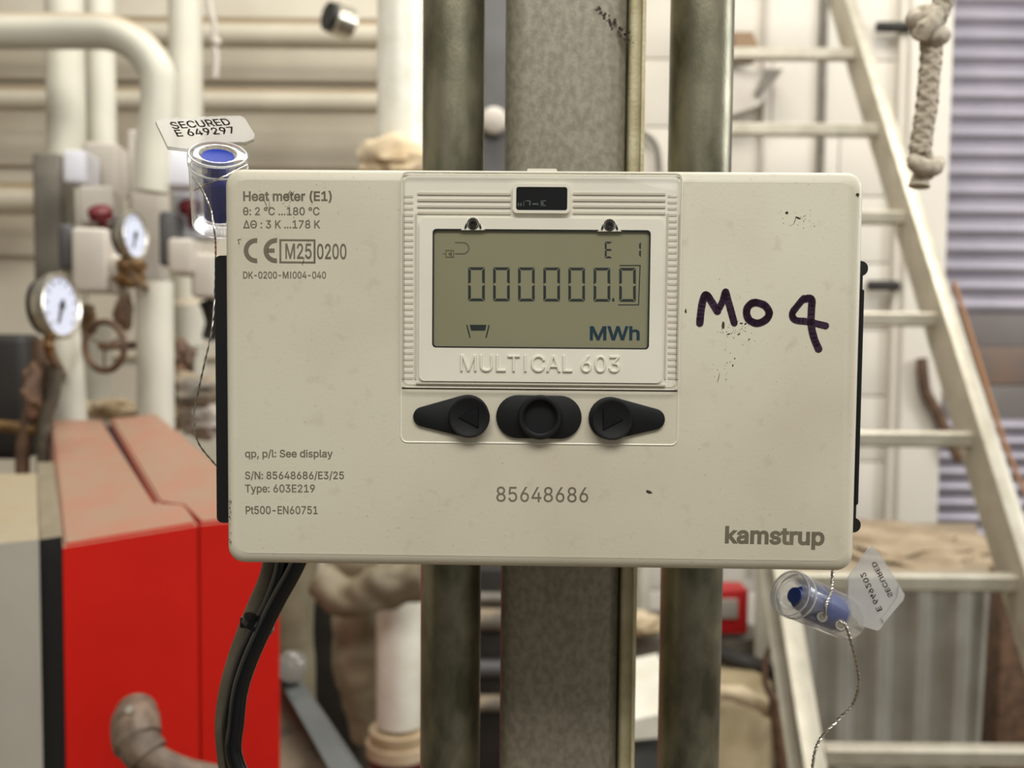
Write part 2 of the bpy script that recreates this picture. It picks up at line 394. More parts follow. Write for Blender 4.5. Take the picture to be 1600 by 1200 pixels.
def text_to(mb, s, o, ux, uy, width, cap, thick, bold=0.0, slope=0.0):
    """lay string s on the plane through o: ux reading direction, uy up; slab of that thickness"""
    lp = [grow(l, bold) for l in loops_of(s)]
    x0 = min(p.x for l in lp for p in l); x1 = max(p.x for l in lp for p in l); sx = width / (x1 - x0); sy = cap / CAP; nz = ux.cross(uy).normalized()
    def W(x, y, z): return o + ux * ((x - x0) * sx) + uy * (y * sy) + nz * z
    # letters are handled in clusters that do not touch, so the triangulation stays small
    boxes = sorted(((min(p.x for p in l), max(p.x for p in l), l) for l in lp), key=lambda t: t[0]); clusters = []
    for a, b, l in boxes:
        if clusters and a < clusters[-1][0]: clusters[-1][1].append(l); clusters[-1][0] = max(b, clusters[-1][0])
        else: clusters.append([b, [l]])
    for _, ls in clusters:
        pts = []; edges = []
        for l in ls:
            k = len(pts); pts += [Vector((p.x, p.y)) for p in l]; edges += [(k + i, k + (i + 1) % len(l)) for i in range(len(l))]
        vs, _, fs, *_r = delaunay_2d_cdt(pts, edges, [], 0, 1e-6)
        fs = [f for f in fs if winding(sum((vs[i] for i in f), Vector((0, 0))) / len(f), ls) != 0]
        cnt = {}
        for f in fs:
            for i in range(len(f)): cnt[(f[i], f[(i + 1) % len(f)])] = 1
        rim = [e for e in cnt if (e[1], e[0]) not in cnt]; nrm = {}
        for a, b in rim:
            d = (vs[b] - vs[a]); n = Vector((d.y, -d.x)).normalized() if d.length > 1e-9 else Vector((0, 0))
            for q in (a, b): nrm[q] = nrm.get(q, Vector((0, 0))) + n
        used = {i for f in fs for i in f}; vt = {i: mb.bm.verts.new(W(vs[i].x, vs[i].y, thick)) for i in used}
        for f in fs:
            try: mb.bm.faces.new([vt[i] for i in f])
            except ValueError: pass
        if thick:
            vb = {}
            for q, n in nrm.items():
                n = n.normalized() if n.length > 1e-6 else n; p = vs[q] + n * slope; vb[q] = mb.bm.verts.new(W(p.x, p.y, 0))
            for a, b in rim:
                try: mb.bm.faces.new((vb[a], vb[b], vt[b], vt[a]))
                except ValueError: pass

# ------------------------------------------------------------------ the setting
YW = 3.15
mb = MB(); mb.box((0, 1.0, -.05), (8, 6, .1)); struct(mb.build('floor', M['floor'], smooth=False), 'dusty grey concrete floor')
xs = at(1455, 400, YW).x
mb = MB(); mb.box((xs / 2 - 2 + .0, YW + .1, 1.8), (xs + 4, .2, 3.6)); struct(mb.build('wall_back', M['wall'], smooth=False), 'cream painted back wall behind the pipework')
# pale block facing on the right half of the back wall, with mortar joints cut between courses
mb = MB(); x0 = at(985, 300, YW).x; x1 = at(1398, 300, YW).x
zc = 0.02
row = 0
while zc < 3.5:
    off = .22 if row % 2 else 0
    xx = x0 - off
    while xx < x1:
        a = max(xx, x0); b = min(xx + .44, x1)
        if b - a > .02: mb.box(((a + b) / 2, YW - .02, zc + .107), (b - a - .0035, .05, .2105), bevel=.003)
        xx += .44
    zc += .214; row += 1
struct(mb.build('wall_right_facing', M['wallright']), 'white painted block wall behind the ladder').name = 'trim_1'
# boarding joints on the left half
mb = MB()
for py in (30, 128, 262, 403, 560, 760):
    z = at(300, py, YW).z
    mb.box(((-4 + x0) / 2, YW - .006, z), (4 + x0, .014, .009))
struct(mb.build('trim_2', M['wallgroove'], smooth=False), 'brown horizontal joint lines across the left of the back wall')
mb = MB(); mb.box((at(1436, 400, YW - .05).x, YW - .04, 1.8), (.135, .12, 3.6), bevel=.01)
mb.box((at(1402, 400, YW - .05).x, YW - .035, 1.8), (.045, .09, 3.6), bevel=.008)
struct(mb.build('trim_3', M['wallright'], smooth=False), 'white painted jamb post left of the roller shutter')
mb = MB(); mb.box((4.2, 1.0, 1.8), (.2, 6, 3.6)); struct(mb.build('wall_right', M['wallright'], smooth=False), 'white side wall beyond the roller shutter')
mb = MB(); mb.box((-4.0, 1.0, 1.8), (.2, 6, 3.6)); struct(mb.build('wall_left', M['wall'], smooth=False), 'cream side wall left of the boiler')

# roller shutter: curved laths
Ys = YW + .04
dr = bpy.data.objects.new('door_1', None); COL.objects.link(dr); dr.location = (at(1455, 900, Ys).x, Ys, 0)
struct(dr, 'lilac grey roller shutter door behind the ladder')
xa, xb = at(1440, 300, Ys).x, at(1440, 300, Ys).x + 2.0
def laths(y0, y1, pitch, name, m):
    mb = MB(); z1 = at(1560, y0, Ys).z; z0 = at(1560, y1, Ys).z; p = S(pitch, Ys); z = z1
    prof = []
    while z - p > z0 - p * .5:
        for k in range(9):
            t = k / 8
            prof.append((Ys - .016 * math.sin(math.pi * t) ** .8, z - p * .86 * t))
        prof.append((Ys + .008, z - p * .90)); prof.append((Ys + .008, z - p * .98)); z -= p
    mb.loft([[Vector((x, y, zz)) for y, zz in prof] for x in (xa, xb)], False, False, closed=False)
    return part(mb, name, m, dr)
laths(-330, 484, 29.5, 'upper_laths', M['shutter']); laths(655, 1180, 24.5, 'lower_laths', M['shutter'])
for nm, a, b, m, dy in (('top_rail', 480, 542, 'shuttergrey', 0), ('kick_band', 542, 602, 'shutterbrown', .0), ('bottom_rail', 602, 658, 'shuttergrey', 0)):
    mb = MB(); za, zb = at(1560, a, Ys).z, at(1560, b, Ys).z
    mb.box(((xa + xb) / 2, Ys + .03 + dy, (za + zb) / 2), (xb - xa, .06, za - zb - .002), bevel=.004); part(mb, nm, M[m], dr)

# ------------------------------------------------------------------ heat meter
MC = CP + RC @ Vector((.00897, .00408, -.30473))
MR = B @ Matrix.Rotation(R(-1.177), 3, 'Y')
MX = Matrix.Translation(MC) @ MR.to_4x4(); MXI = MX.inverted(); MN = MR @ Vector((0, 0, 1))
def L(px, py, z=0.0):
    """picture point on the meter front, in the meter's own frame"""
    p = MXI @ hit(px, py, MC + MN * z, MN); return Vector((p.x, p.y, z))
meter = empty('heat_meter', MC, 'cream plastic heat meter with grey display and black buttons, fixed to the galvanised strut', 'meter', rot=MR)
meter.rotation_mode = 'QUATERNION'
def mpart(mb, name, m, parent=None, smooth=True, label=None):
    o = mb.build(name, m, parent or meter, smooth)
    if label: o['label'] = label
    return o
def rr(cx, cy, w_, h_, r, z, n=8):
    r = max(min(r, w_ / 2 - 1e-6, h_ / 2 - 1e-6), 1e-6); out = []
    for q, (sx, sy) in enumerate(((1, 1), (-1, 1), (-1, -1), (1, -1))):
        for k in range(n + 1):
            a = math.pi / 2 * (q + k / n)
            out.append(Vector((cx + sx * (w_ / 2 - r) + r * math.cos(a), cy + sy * (h_ / 2 - r) + r * math.sin(a), z)))
    return out
def rrp(x0, y0, x1, y1, rpx, z, grow=0.0):
    a, b, c, d = L(x0, y0, z), L(x1, y0, z), L(x1, y1, z), L(x0, y1, z)
    cx = (a.x + b.x + c.x + d.x) / 4; cy = (a.y + b.y + c.y + d.y) / 4
    return rr(cx, cy, (b.x - a.x + c.x - d.x) / 2 + 2 * grow, (a.y - d.y + b.y - c.y) / 2 + 2 * grow, rpx * 2.03e-4 + grow, z)
# cover
mb = MB(); W_, H_ = .2018, .1268; rings = []
rings.append(rr(0, 0, W_ - .0065, H_ - .0075, .0045, 0))
for k in range(1, 9):
    a = k / 8 * math.pi / 2; ix = .0032 * (1 - math.sin(a)); iy = .0048 * (1 - math.sin(a)); dz = -.0036 * (1 - math.cos(a))
    rings.append(rr(0, 0, W_ - 2 * ix, H_ - 2 * iy, .0052 - .5 * ix, dz))
rings.append(rr(0, 0, W_ - .0005, H_ - .0005, .0052, -.008)); rings.append(rr(0, 0, W_ - .003, H_ - .003, .005, -.032))
mb.loft(rings); mpart(mb, 'cover', M['cover'])
# black back housing, side profile with end lugs
mb = MB()
yt, yb = L(340, 400, -.02).y, L(345, 815, -.02).y
pl = L(337, 600, -.018).x; pr = L(1343.5, 600, -.018).x
mb.loft([rr((pl + 0) / 2, (yt + yb) / 2, -pl, yt - yb, .002, z) for z in (-.018, -.026)])
yt2, yb2 = L(1356, 410, -.02).y, L(1346, 829, -.02).y
mb.loft([rr(pr / 2, (yt2 + yb2) / 2, pr, yt2 - yb2 - .008, .001, z) for z in (-.018, -.024)])
for yy in (yt2 - .0022, yb2 + .0022): mb.loft([rr(pr - .006, yy, .0153, .005, .0024, z) for z in (-.018, -.024)])
mb.loft([rr(pr - .004, (yt2 + yb2) / 2, .0092, (yt2 - yb2) * .80, .0008, z) for z in (-.018, -.026)])
mpart(mb, 'back_housing', M['black'], label='black plastic back housing')
mb = MB(); mb.loft([rr(.0, 0, .16, .10, .006, z) for z in (-.034, -.066)]); mpart(mb, 'mounting_plate', M['black'])

# front field outline bead
def bead(mb, ring, r, n=6): mb.tube(ring + [ring[0]], r, n, False)
mb = MB(); bead(mb, rrp(627, 271, 1062, 693, 10, .0), .0003); mpart(mb, 'field_outline', M['bezel'])
mb = MB(); bead(mb, rrp(628, 608, 1060, 609, .4, 0), .00018); mpart(mb, 'window_seam', M['speck'])
# bezel
def ringplate(mb, outer, inner, z0, z1, ch=.0003):
    o0 = [Vector((p.x, p.y, z0)) for p in outer]; o1 = [Vector((p.x, p.y, z1)) for p in outer]
    i0 = [Vector((p.x, p.y, z0)) for p in inner]; i1 = [Vector((p.x, p.y, z1)) for p in inner]
    mb.loft([o0, o1, i1, i0], False, False)
ZB = .0011
mb = MB(); ringplate(mb, rrp(655, 341, 1036, 597, 9, ZB), rrp(677, 360, 1014, 543, 5, ZB), 0, ZB)
mpart(mb, 'bezel', M['bezel'])
mb = MB(); ringplate(mb, rrp(675.5, 358.5, 1015.5, 544.5, 6, ZB), rrp(677.5, 360.5, 1013.5, 542.5, 5, ZB), ZB * .2, ZB + .00004)
mpart(mb, 'display_gasket', M['black'])
# plain inner panel behind the clear window and its moulded ribs
mb = MB(); mb.loft([rrp(632, 275, 1058, 603, 8, z) for z in (-.0001, .00012)]); mpart(mb, 'inner_panel', M['bezel'])
mb = MB()
for x0_, x1_ in ((652, 798), (895, 1040)):
    for yy in (301, 311, 321, 331):
        mb.loft([rrp(x0_, yy, x1_, yy + 3.5, 1.5, z) for z in (.0001, .0005)])
for xx in (648.5, 1040.5, 628.5, 1059.5): mb.loft([rrp(xx, 333, xx + 2.2, 592, 1, z) for z in (.0001, .0007)])
for k in range(30):
    yy = 304 + k * 9.8
    for x0_ in (631, 1043): mb.loft([rrp(x0_, yy, x0_ + 15, yy + 5.5, 2, z, g) for z, g in ((.0001, 0), (.00028, -.0002))])
mb.loft([rrp(650, 599, 1040, 601.5, 1, z) for z in (.0001, .0008)])
mpart(mb, 'window_ribs', M['rib'])
# sensor window with its collar
mb = MB(); ringplate(mb, rrp(801, 287, 891, 333, 7, .0016), rrp(806.5, 292, 886.5, 328.5, 4, .0016), 0, .0016); mpart(mb, 'sensor_collar', M['bezel'])
mb = MB(); mb.loft([rrp(806, 291.5, 887, 329, 4, z) for z in (.0001, .0009)]); iw = mpart(mb, 'infrared_window', M['irglass'], label='glossy black sensor window')
mb = MB()
for x0_, y0_, x1_, y1_ in ((809, 317, 811, 322), (813, 317, 815, 322), (818, 314, 819, 322), (821, 313, 829, 314.5), (827, 314, 829, 321), (832, 317.5, 838, 320), (839, 317, 841, 320.5), (845, 313, 846.5, 322), (848, 313, 853, 314.5), (848, 320.5, 853, 322), (847, 315, 849, 320)):
    mb.loft([rrp(x0_, y0_, x1_, y1_, .4, z) for z in (.0009, .00098)])
mpart(mb, 'sensor_contacts', M['contact'], iw)
# lcd
ZL = .00035
mb = MB(); mb.loft([rrp(676.5, 359.5, 1014.5, 543.5, 3, z) for z in (.0001, ZL)]); lcd = mpart(mb, 'display', M['lcd'], label='grey green liquid crystal display')
def poly(mb, pts, z): mb.loft([[L(x, y, zz) for x, y in pts] for zz in (z, z + .00006)])
def digit(mb, x, y, w_, h_, segs='abcdef', t=4.2, sk=0):
    g = .8; m = y + h_ / 2; x2 = x + w_; y2 = y + h_
    P = {'a': [(x + g, y), (x2 - g, y), (x2 - t - g, y + t), (x + t + g, y + t)],
         'd': [(x + t + g, y2 - t), (x2 - t - g, y2 - t), (x2 - g, y2), (x + g, y2)],
         'f': [(x, y + g), (x + t, y + t + g), (x + t, m - t * .7), (x, m - g)],
         'e': [(x, m + g), (x + t, m + t * .7), (x + t, y2 - t - g), (x, y2 - g)],
         'b': [(x2, y + g), (x2, m - g), (x2 - t, m - t * .7), (x2 - t, y + t + g)],
         'c': [(x2, m + g), (x2, y2 - g), (x2 - t, y2 - t - g), (x2 - t, m + t * .7)],
         'g': [(x + 1, m), (x + t, m - t / 2), (x2 - t, m - t / 2), (x2 - 1, m), (x2 - t, m + t / 2), (x + t, m + t / 2)]}
    for s in segs: poly(mb, P[s], ZL)
for dx in (731.5, 770.5, 809.5, 849, 888, 927.5, 967.5):
    mb = MB(); digit(mb, dx, 417.5 + (dx - 731) * .004, 26, 53); o = mpart(mb, 'digit', M['seg'], lcd)
mb = MB(); poly(mb, [(956.5, 466), (960, 466), (960, 471), (956.5, 471)], ZL); mpart(mb, 'decimal_point', M['seg'], lcd)
mb = MB(); poly(mb, [(968, 414), (1001, 414), (1001, 415.6), (968, 415.6)], ZL); poly(mb, [(999.4, 415), (1001, 415), (998.5, 477), (997, 477)], ZL); poly(mb, [(966, 475.5), (998, 475.5), (998, 477), (966, 477)], ZL)
mpart(mb, 'digit_frame', M['seg'], lcd)
mb = MB(); digit(mb, 945, 377.5, 12, 26, 'adefg', 3); mpart(mb, 'indicator_letter', M['seg'], lcd)
mb = MB(); digit(mb, 990.5, 377.5, 11, 25, 'bc', 2.8); mpart(mb, 'indicator_figure', M['seg'], lcd)
mb = MB()
ar = [(711, 379)] + [(724 + 8.5 * math.sin(a), 387.8 - 8.7 * math.cos(a)) for a in [math.pi * k / 10 for k in range(11)]] + [(711, 396.5)]
for (xa_, ya_), (xb_, yb_) in zip(ar, ar[1:]):
    d = Vector((xb_ - xa_, yb_ - ya_)).normalized(); nx, ny = -d.y * .9, d.x * .9
    poly(mb, [(xa_ + nx, ya_ + ny), (xb_ + nx, yb_ + ny), (xb_ - nx, yb_ - ny), (xa_ - nx, ya_ - ny)], ZL)
for q in ([(696, 390.5), (709.5, 390.5), (709.5, 392), (696, 392)], [(696, 401), (709.5, 401), (709.5, 402.5), (696, 402.5)], [(696, 392), (697.3, 392), (697.3, 401), (696, 401)], [(708.2, 392), (709.5, 392), (709.5, 401), (708.2, 401)], [(692, 396), (696, 396), (696, 397.2), (692, 397.2)], [(700, 396.8), (706, 392.5), (706, 401)]):
    poly(mb, q, ZL)
mpart(mb, 'pipe_symbol', M['seglight'], lcd)
mb = MB()
for q in ([(734, 507.5), (760, 507.5), (758, 516.5), (736, 516.5)], [(728.5, 508), (730.5, 508), (735.5, 527.5), (733.5, 527.5)], [(763.2, 508), (765.2, 508), (760.5, 527.5), (758.5, 527.5)]): poly(mb, q, ZL)
mpart(mb, 'flow_symbol', M['seg'], lcd)

def mtext(s, x0, x1, ytop, ybase, name='printed_text', m='ink', z=.0, thick=.00006, bold=0.012, parent=None, y2=None, slope=0):
    o = L(x0, ybase, z); e = L(x1, ybase + (y2 or 0), z); t = L(x0, ytop, z)
    ux = (e - o); wd = ux.length; ux.normalize(); uy = Vector((-ux.y, ux.x, 0)); cap = (t - o).dot(uy)
    mb = MB(); text_to(mb, s, o, ux, uy, wd, cap, thick, bold, slope)
    return mpart(mb, name, M[m], parent, smooth=False)
mtext('MWh', 921.5, 999.5, 510.5, 531, 'unit_symbol', 'segblue', ZL, bold=.022, parent=lcd)
mtext('MULTICAL 603', 720, 968, 554.5, 579.5, 'embossed_lettering', 'bezel', ZB, .0006, y2=2, bold=-.005, slope=.022)
# panel text
mtext('Heat meter (E1)', 380, 518.5, 299.5, 313.5, bold=.022)
mtext('θ: 2 °C ...180 °C', 380, 499.4, 324, 336)
mtext('ΔΘ : 3 K ...178 K', 380, 500.4, 344.5, 356.5)
mtext('M25', 446, 487, 381, 404, bold=.012)
mtext('0200', 495.5, 541.5, 381.5, 404.5)
mtext('DK-0200-MI004-040', 380, 509.5, 424.5, 435)
mtext('qp, p/l: See display', 383, 520, 703, 714.3)
mtext('S/N: 85648686/E3/25', 383, 537.5, 737, 748.5)
mtext('Type: 603E219', 383, 492, 757.3, 769)
mtext('Pt500-EN60751', 384, 496.5, 791, 803)
mtext('85648686', 775.5, 919, 760.5, 783.5, y2=1.2, bold=.004)
mtext('kamstrup', 1132.5, 1288, 823, 847.5, 'brand_lettering', bold=.030, y2=3.5)
# CE mark and box
mb = MB()
def arcband(cx, cy, ro, ri, a0, a1, sx=1):
    n = 18; out = [(cx + ro * math.cos(a0 + (a1 - a0) * k / n), cy + ro * math.sin(a0 + (a1 - a0) * k / n)) for k in range(n + 1)]
    inn = [(cx + ri * math.cos(a0 + (a1 - a0) * k / n), cy + ri * math.sin(a0 + (a1 - a0) * k / n)) for k in range(n + 1)]
    for k in range(n): poly(mb, [out[k], out[k + 1], inn[k + 1], inn[k]], 0)
for cx in (400.2, 431.2): arcband(cx, 391.5, 19.5, 12.2, R(84), R(276))
poly(mb, [(417, 388.2), (429, 388.2), (429, 394.8), (417, 394.8)], 0)
mpart(mb, 'conformity_mark', M['ink'], smooth=False)
mb = MB(); ringplate(mb, rrp(436.6, 373.8, 493, 411.5, .3, 0), rrp(439.6, 376.8, 490, 408.5, .3, 0), -.0002, .00006); mpart(mb, 'mark_frame', M['ink'], smooth=False)
# marker writing
def stroke(mb, pts, wpx, z=.00008):
    pts = [Vector((x, y, 0)) for x, y in pts]; pts = crom(pts, 6)
    for i, p in enumerate(pts):
        wv = wpx * (1 + .07 * math.sin(i * .9))
        poly(mb, [(p.x + wv / 2 * math.cos(k * math.pi / 6), p.y + wv / 2 * math.sin(k * math.pi / 6)) for k in range(12)], z + (i % 2) * .00001)
    for i, (a, b) in enumerate(zip(pts, pts[1:])):
        d = (b - a)
        if d.length < .01: continue
        d.normalize(); nx, ny = -d.y * wpx / 2, d.x * wpx / 2
        poly(mb, [(a.x + nx, a.y + ny), (b.x + nx, b.y + ny), (b.x - nx, b.y - ny), (a.x - nx, a.y - ny)], z)
mb = MB()
stroke(mb, [(1093.5, 505), (1095.5, 485), (1099, 467), (1103.5, 460.5), (1109, 467), (1121, 486)], 11.5)
stroke(mb, [(1121, 486), (1129, 471), (1133, 456)], 10.5); stroke(mb, [(1134, 456), (1139, 474), (1147.5, 505)], 11)
stroke(mb, [(1176, 473), (1169, 479), (1166.5, 489), (1171, 500), (1184, 505), (1197, 499), (1202, 489), (1196, 478), (1184, 473), (1176, 473)], 11.5)
stroke(mb, [(1256, 466), (1246, 478), (1238, 490), (1243, 500), (1262, 502.5), (1290, 509)], 10.5)
stroke(mb, [(1257, 467), (1268, 467), (1268, 484), (1267.5, 507), (1272, 528), (1279, 545)], 11.5)
mpart(mb, 'handwritten_mark', M['marker'], smooth=False, label='purple black marker writing')
# dirt specks
mb = MB()
def speck(x, y, a, b, ang=0):
    n = 9; c, s_ = math.cos(ang), math.sin(ang); pp = []
    for k in range(n):
        t = 2 * math.pi * k / n; rr_ = random.uniform(.7, 1.15); u = a * rr_ * math.cos(t); v = b * rr_ * math.sin(t)
        pp.append((x + u * c - v * s_, y + u * s_ + v * c))
    poly(mb, pp, 0)
speck(1229.5, 332.5, 3, 2.8); speck(1247, 340.5, 5, 1.6, .5); speck(1340, 304, 3, 3.5); speck(1014, 768.5, 5.5, 3, .4); [speck(373 + random.gauss(0, 2), 378 + random.gauss(0, 3), 1, .8) for _ in range(7)]; speck(889, 286, 2, 1.6)
speck(1130, 508, 3, 8, .1); speck(1138.5, 522, 3.2, 1.3, -.3); speck(1154.5, 522, 3, 1.2, -.4); speck(1071.5, 486, 1.6, 4.5); speck(1158, 505, 3, 1.2); speck(1165, 506, 2, 1.4, -.6)
speck(1170.5, 530, 1.5, 1.3); speck(1148, 560, 1, 1.5); speck(1145, 571, 1.1, 2)
for i in range(42): speck(random.gauss(1148, 17), random.gauss(516, 9), random.uniform(.4, 1.1), random.uniform(.3, .7), random.uniform(0, 3))
for i in range(26): speck(random.gauss(1252, 16), random.gauss(340, 9), random.uniform(.4, .9), random.uniform(.3, .7), random.uniform(0, 3))
for i in range(14): speck(random.gauss(1133, 10), random.gauss(570, 14), random.uniform(.3, .7), random.uniform(.5, 1.2), random.uniform(0, 3))
for i in range(22): speck(random.gauss(450, 26), random.gauss(322, 12), random.uniform(.3, 1.1), random.uniform(.3, .9), random.uniform(0, 3))
for (x, y, l, a) in ((451, 302, 7, 2.2), (457, 303, 7, 2.1), (415, 318, 9, 1.2), (421, 322, 8, 1.5), (474, 408, 9, 1.8), (1242, 345, 7, 1.9), (1123, 590, 9, 1.8)): speck(x, y, l, .5, a)
for i in range(18): speck(359 + random.uniform(-1, 1.5), random.uniform(780, 858), random.uniform(.4, 1.1), random.uniform(.6, 2.2))
for i in range(60): speck(random.uniform(365, 1335), random.uniform(275, 870) if random.random() < .5 else random.choice((random.uniform(272, 300), random.uniform(700, 870))), random.uniform(.25, .7), random.uniform(.25, .6))
mpart(mb, 'dirt_specks', M['speck'], smooth=False, label='small dark dirt specks')['kind'] = 'stuff'
# buttons
def hull_outline(c1, r1, c2, r2, z, grow=0, n=16):
    (x1, y1), (x2, y2) = c1, c2; d = math.hypot(x2 - x1, y2 - y1); th = math.atan2(y2 - y1, x2 - x1); al = math.acos((r1 - r2) / d)
    pts = []
    for k in range(n + 1): a = th + al + (2 * math.pi - 2 * al) * k / n; pts.append((x1 + (r1 + grow) * math.cos(a), y1 + (r1 + grow) * math.sin(a)))
    for k in range(n + 1): a = th - al + 2 * al * k / n; pts.append((x2 + (r2 + grow) * math.cos(a), y2 + (r2 + grow) * math.sin(a)))
    return [L(x, y, z) for x, y in pts]
def circ(cx, cy, r, z, n=40): return [L(cx + r * math.cos(2 * math.pi * k / n), cy + r * math.sin(2 * math.pi * k / n), z) for k in range(n)]
def bevelled(mb, fn, z0, z1, ch=1.6):
    mb.loft([fn(z0, 0), fn(z1 - .0004, 0), fn(z1 - .00012, -ch * .35), fn(z1, -ch)])
for nm, c1, c2, r2, tri in (('left', (731, 650), (661, 651), 15.5, -1), ('right', (953, 653.5), (1022.5, 655), 16.5, 1)):
    mb = MB(); bevelled(mb, lambda z, g: hull_outline(c1, 33.5, c2, r2, z, g), -.0003, .0012); b_ = mpart(mb, 'arrow_button', M['rubber'], label=f'black teardrop button pointing {nm}')
    cx = c1[0] + (2 if tri < 0 else 4); cy = c1[1] + 2
    mb = MB(); mb.loft([circ(cx, cy, 32.3, .0011), circ(cx, cy, 32, .0032), circ(cx, cy, 30.5, .0036), circ(cx, cy, 28.5, .0036), circ(cx, cy, 26, .0033)])
    d_ = mpart(mb, 'button_pad', M['rubber'], b_)
    mb = MB(); ax = cx + tri * 17; pp = [(ax, cy), (cx - tri * 15, cy - 17), (cx - tri * 15, cy + 17)]
    if tri < 0: pp = pp[::-1]
    mb.loft([[L(x, y, .0033) for x, y in pp], [L(x * .92 + cx * .08, y * .92 + cy * .08, .0038) for x, y in pp]]); mpart(mb, 'arrow_symbol', M['rubberdark'], b_)
mb = MB(); bevelled(mb, lambda z, g: hull_outline((809, 651), 33.8, (875, 652), 33.8, z, g), -.0003, .0012); b_ = mpart(mb, 'selection_button', M['rubber'], label='black oval button with raised ring')
mb = MB(); mb.loft([circ(844, 652, 35, .0011), circ(844, 652, 34.3, .0034), circ(844, 652, 32, .0038), circ(844, 652, 28.5, .0038), circ(844, 652, 25.5, .0033), circ(844, 652, 24.5, .0013)]); mpart(mb, 'raised_ring', M['rubber'], b_)
# screws
for x, y in ((739, 349.5), (952.5, 351.5)):
    mb = MB(); n = 16; pts = [(x - 19, y + 10), (x - 12, y + 4)] + [(x + 9.5 * math.cos(a), y - 1 + 9.5 * math.sin(a)) for a in [R(200 + 140 * k / 8) for k in range(9)]] + [(x + 12, y + 4), (x + 19, y + 10)]
    mb.loft([[L(a, b, z) for a, b in pts] for z in (.0001, ZB + .0004)]); mpart(mb, 'screw_boss', M['bezel'])
    mb = MB(); bead(mb, circ(x, y, 8.6, ZB + .0005, 24), .00016); mpart(mb, 'screw_seat', M['black'])
    mb = MB(); mb.loft([circ(x, y, 7, ZB + .0003, 24), circ(x, y, 7, ZB + .0008, 24), circ(x, y, 5.6, ZB + .0012, 24), circ(x, y, 3.2, ZB + .0012, 24), circ(x, y, 2.6, ZB + .0006, 24)]); mpart(mb, 'screw', M['screw'])
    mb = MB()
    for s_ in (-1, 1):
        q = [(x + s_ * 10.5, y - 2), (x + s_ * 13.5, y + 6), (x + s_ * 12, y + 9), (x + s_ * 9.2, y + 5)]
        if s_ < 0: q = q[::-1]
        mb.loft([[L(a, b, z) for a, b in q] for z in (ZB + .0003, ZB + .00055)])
    mpart(mb, 'screw_shadow', M['black']).name = 'screw_shade'  # black slips stand in for the shadow either side of the screw
# clear window: bevelled slab
mb = MB(); ZP = .0042
prof = [(0, .0002), (0, .0018), (.0006, .0026), (.0012, .0030)]
mb.loft([rrp(628.5, 271.5, 1061.5, 606.5, 9, .0, -g) if False else [Vector((p.x, p.y, z)) for p in rrp(628.5, 271.5, 1061.5, 606.5, 9, 0, -g)] for g, z in prof], cap0=False)
mpart(mb, 'clear_window', M['clearpane'], label='clear plastic window over the display')
mb = MB()   # bright moulded edge of the window
bead(mb, [Vector((p.x, p.y, .0019)) for p in rrp(628.5, 271.5, 1061.5, 606.5, 9, 0)], .00016); mpart(mb, 'window_rim', M['bezel'])
mb = MB(); mb.loft([rr(L(847, 262, -.004).x, H_ / 2 + .0002, .0095, .0012, .0005, z) for z in (-.0075, -.0035)]); mpart(mb, 'top_latch', M['bezel'])

# ------------------------------------------------------------------ galvanised uprights
def galv_pipe(xt, xb_, wt, label):
    Y = .405; mb = MB(); c = at((xt + xb_) / 2, 600, Y)
    mb.tube([(c.x, Y, .9), (c.x, Y, 2.2)], S(wt, Y) / 2, 48)
    return single(mb, 'conduit_pipe', M['galvpipe'], label, 'pipe', 'galvanised conduits behind the meter')
galv_pipe(708.5, 704, 95, 'dull galvanised conduit behind the meter, left of the flat strut')
galv_pipe(1095, 1077.5, 97, 'galvanised conduit with a bright right edge, right of the flat strut')
st = empty('strut_post', (at(890, 600, .4).x, .4, .9), 'flat wide galvanised steel strut standing between the two conduits, carrying the meter', 'post')
Yst = .392; xl, xr = at(785, 600, Yst).x, at(976, 600, Yst).x
mb = MB(); mb.box(((xl + xr) / 2, Yst + .02, 1.55), (xr - xl, .04, 1.3), bevel=.009); part(mb, 'web', M['galv'], st)
mb = MB(); xe = at(999.5, 600, Yst).x; xm = at(977, 600, Yst).x
mb.box(((xe + xm) / 2, Yst + .012, 1.55), (xe - xm, .022, 1.3), bevel=.0018)
mb.box((xe - .0008, Yst + .0, 1.55), (.0014, .006, 1.3)); part(mb, 'flange', M['galvedge'], st, label='bright yellowish folded edge')
mb = MB()
for i in range(60):
    t = random.random(); p = at(930 + 55 * t + random.gauss(0, 3), 8 + 55 * t + random.gauss(0, 5), Yst - .0002); r_ = random.uniform(.0001, .0006)
    mb.tube([p, p + Vector((0, .0004, 0))], r_, 7)
part(mb, 'rust_stain', M['speck'], st)['kind'] = 'stuff'

# ------------------------------------------------------------------ seals
def text_on(mb, s, o, pts4, z=.0001, bold=0, mirror=False): pass
def seal(o, axis, r, Ln, label, name='security_seal'):
    """clear barrel seal, o = centre of open top, axis points out of the top"""
    root = empty(name, o, label, 'seal'); axis = axis.normalized()
    mb = MB(); k = r
    prof = [(-Ln, k * .55), (-Ln, k * .86), (-Ln * .97, k * .93), (-k * .55, k * .97), (-k * .5, k * .90), (-k * .38, k * .90), (-k * .34, k), (-k * .05, k), (0, k * .93), (0, k * .62), (-k * .12, k * .56), (-k * .35, k * .54), (-Ln * .9, k * .54)]
    mb.lathe(o, axis, prof, 48, cap=True); part(mb, 'clear_barrel', M['clear'], root)
    for t in (.0, -.42):
        mb = MB(); up = Vector((0, 0, 1)); a = (up - axis * up.dot(axis)).normalized(); b = axis.cross(a)
        q = [o + axis * (k * t - k * .03) + (a * math.cos(2 * math.pi * i / 40) + b * math.sin(2 * math.pi * i / 40)) * k * (.93 if t == 0 else .96) for i in range(41)]
        mb.tube(q, k * .035, 6, False); part(mb, 'rim', M['clearrim'], root)
    return root
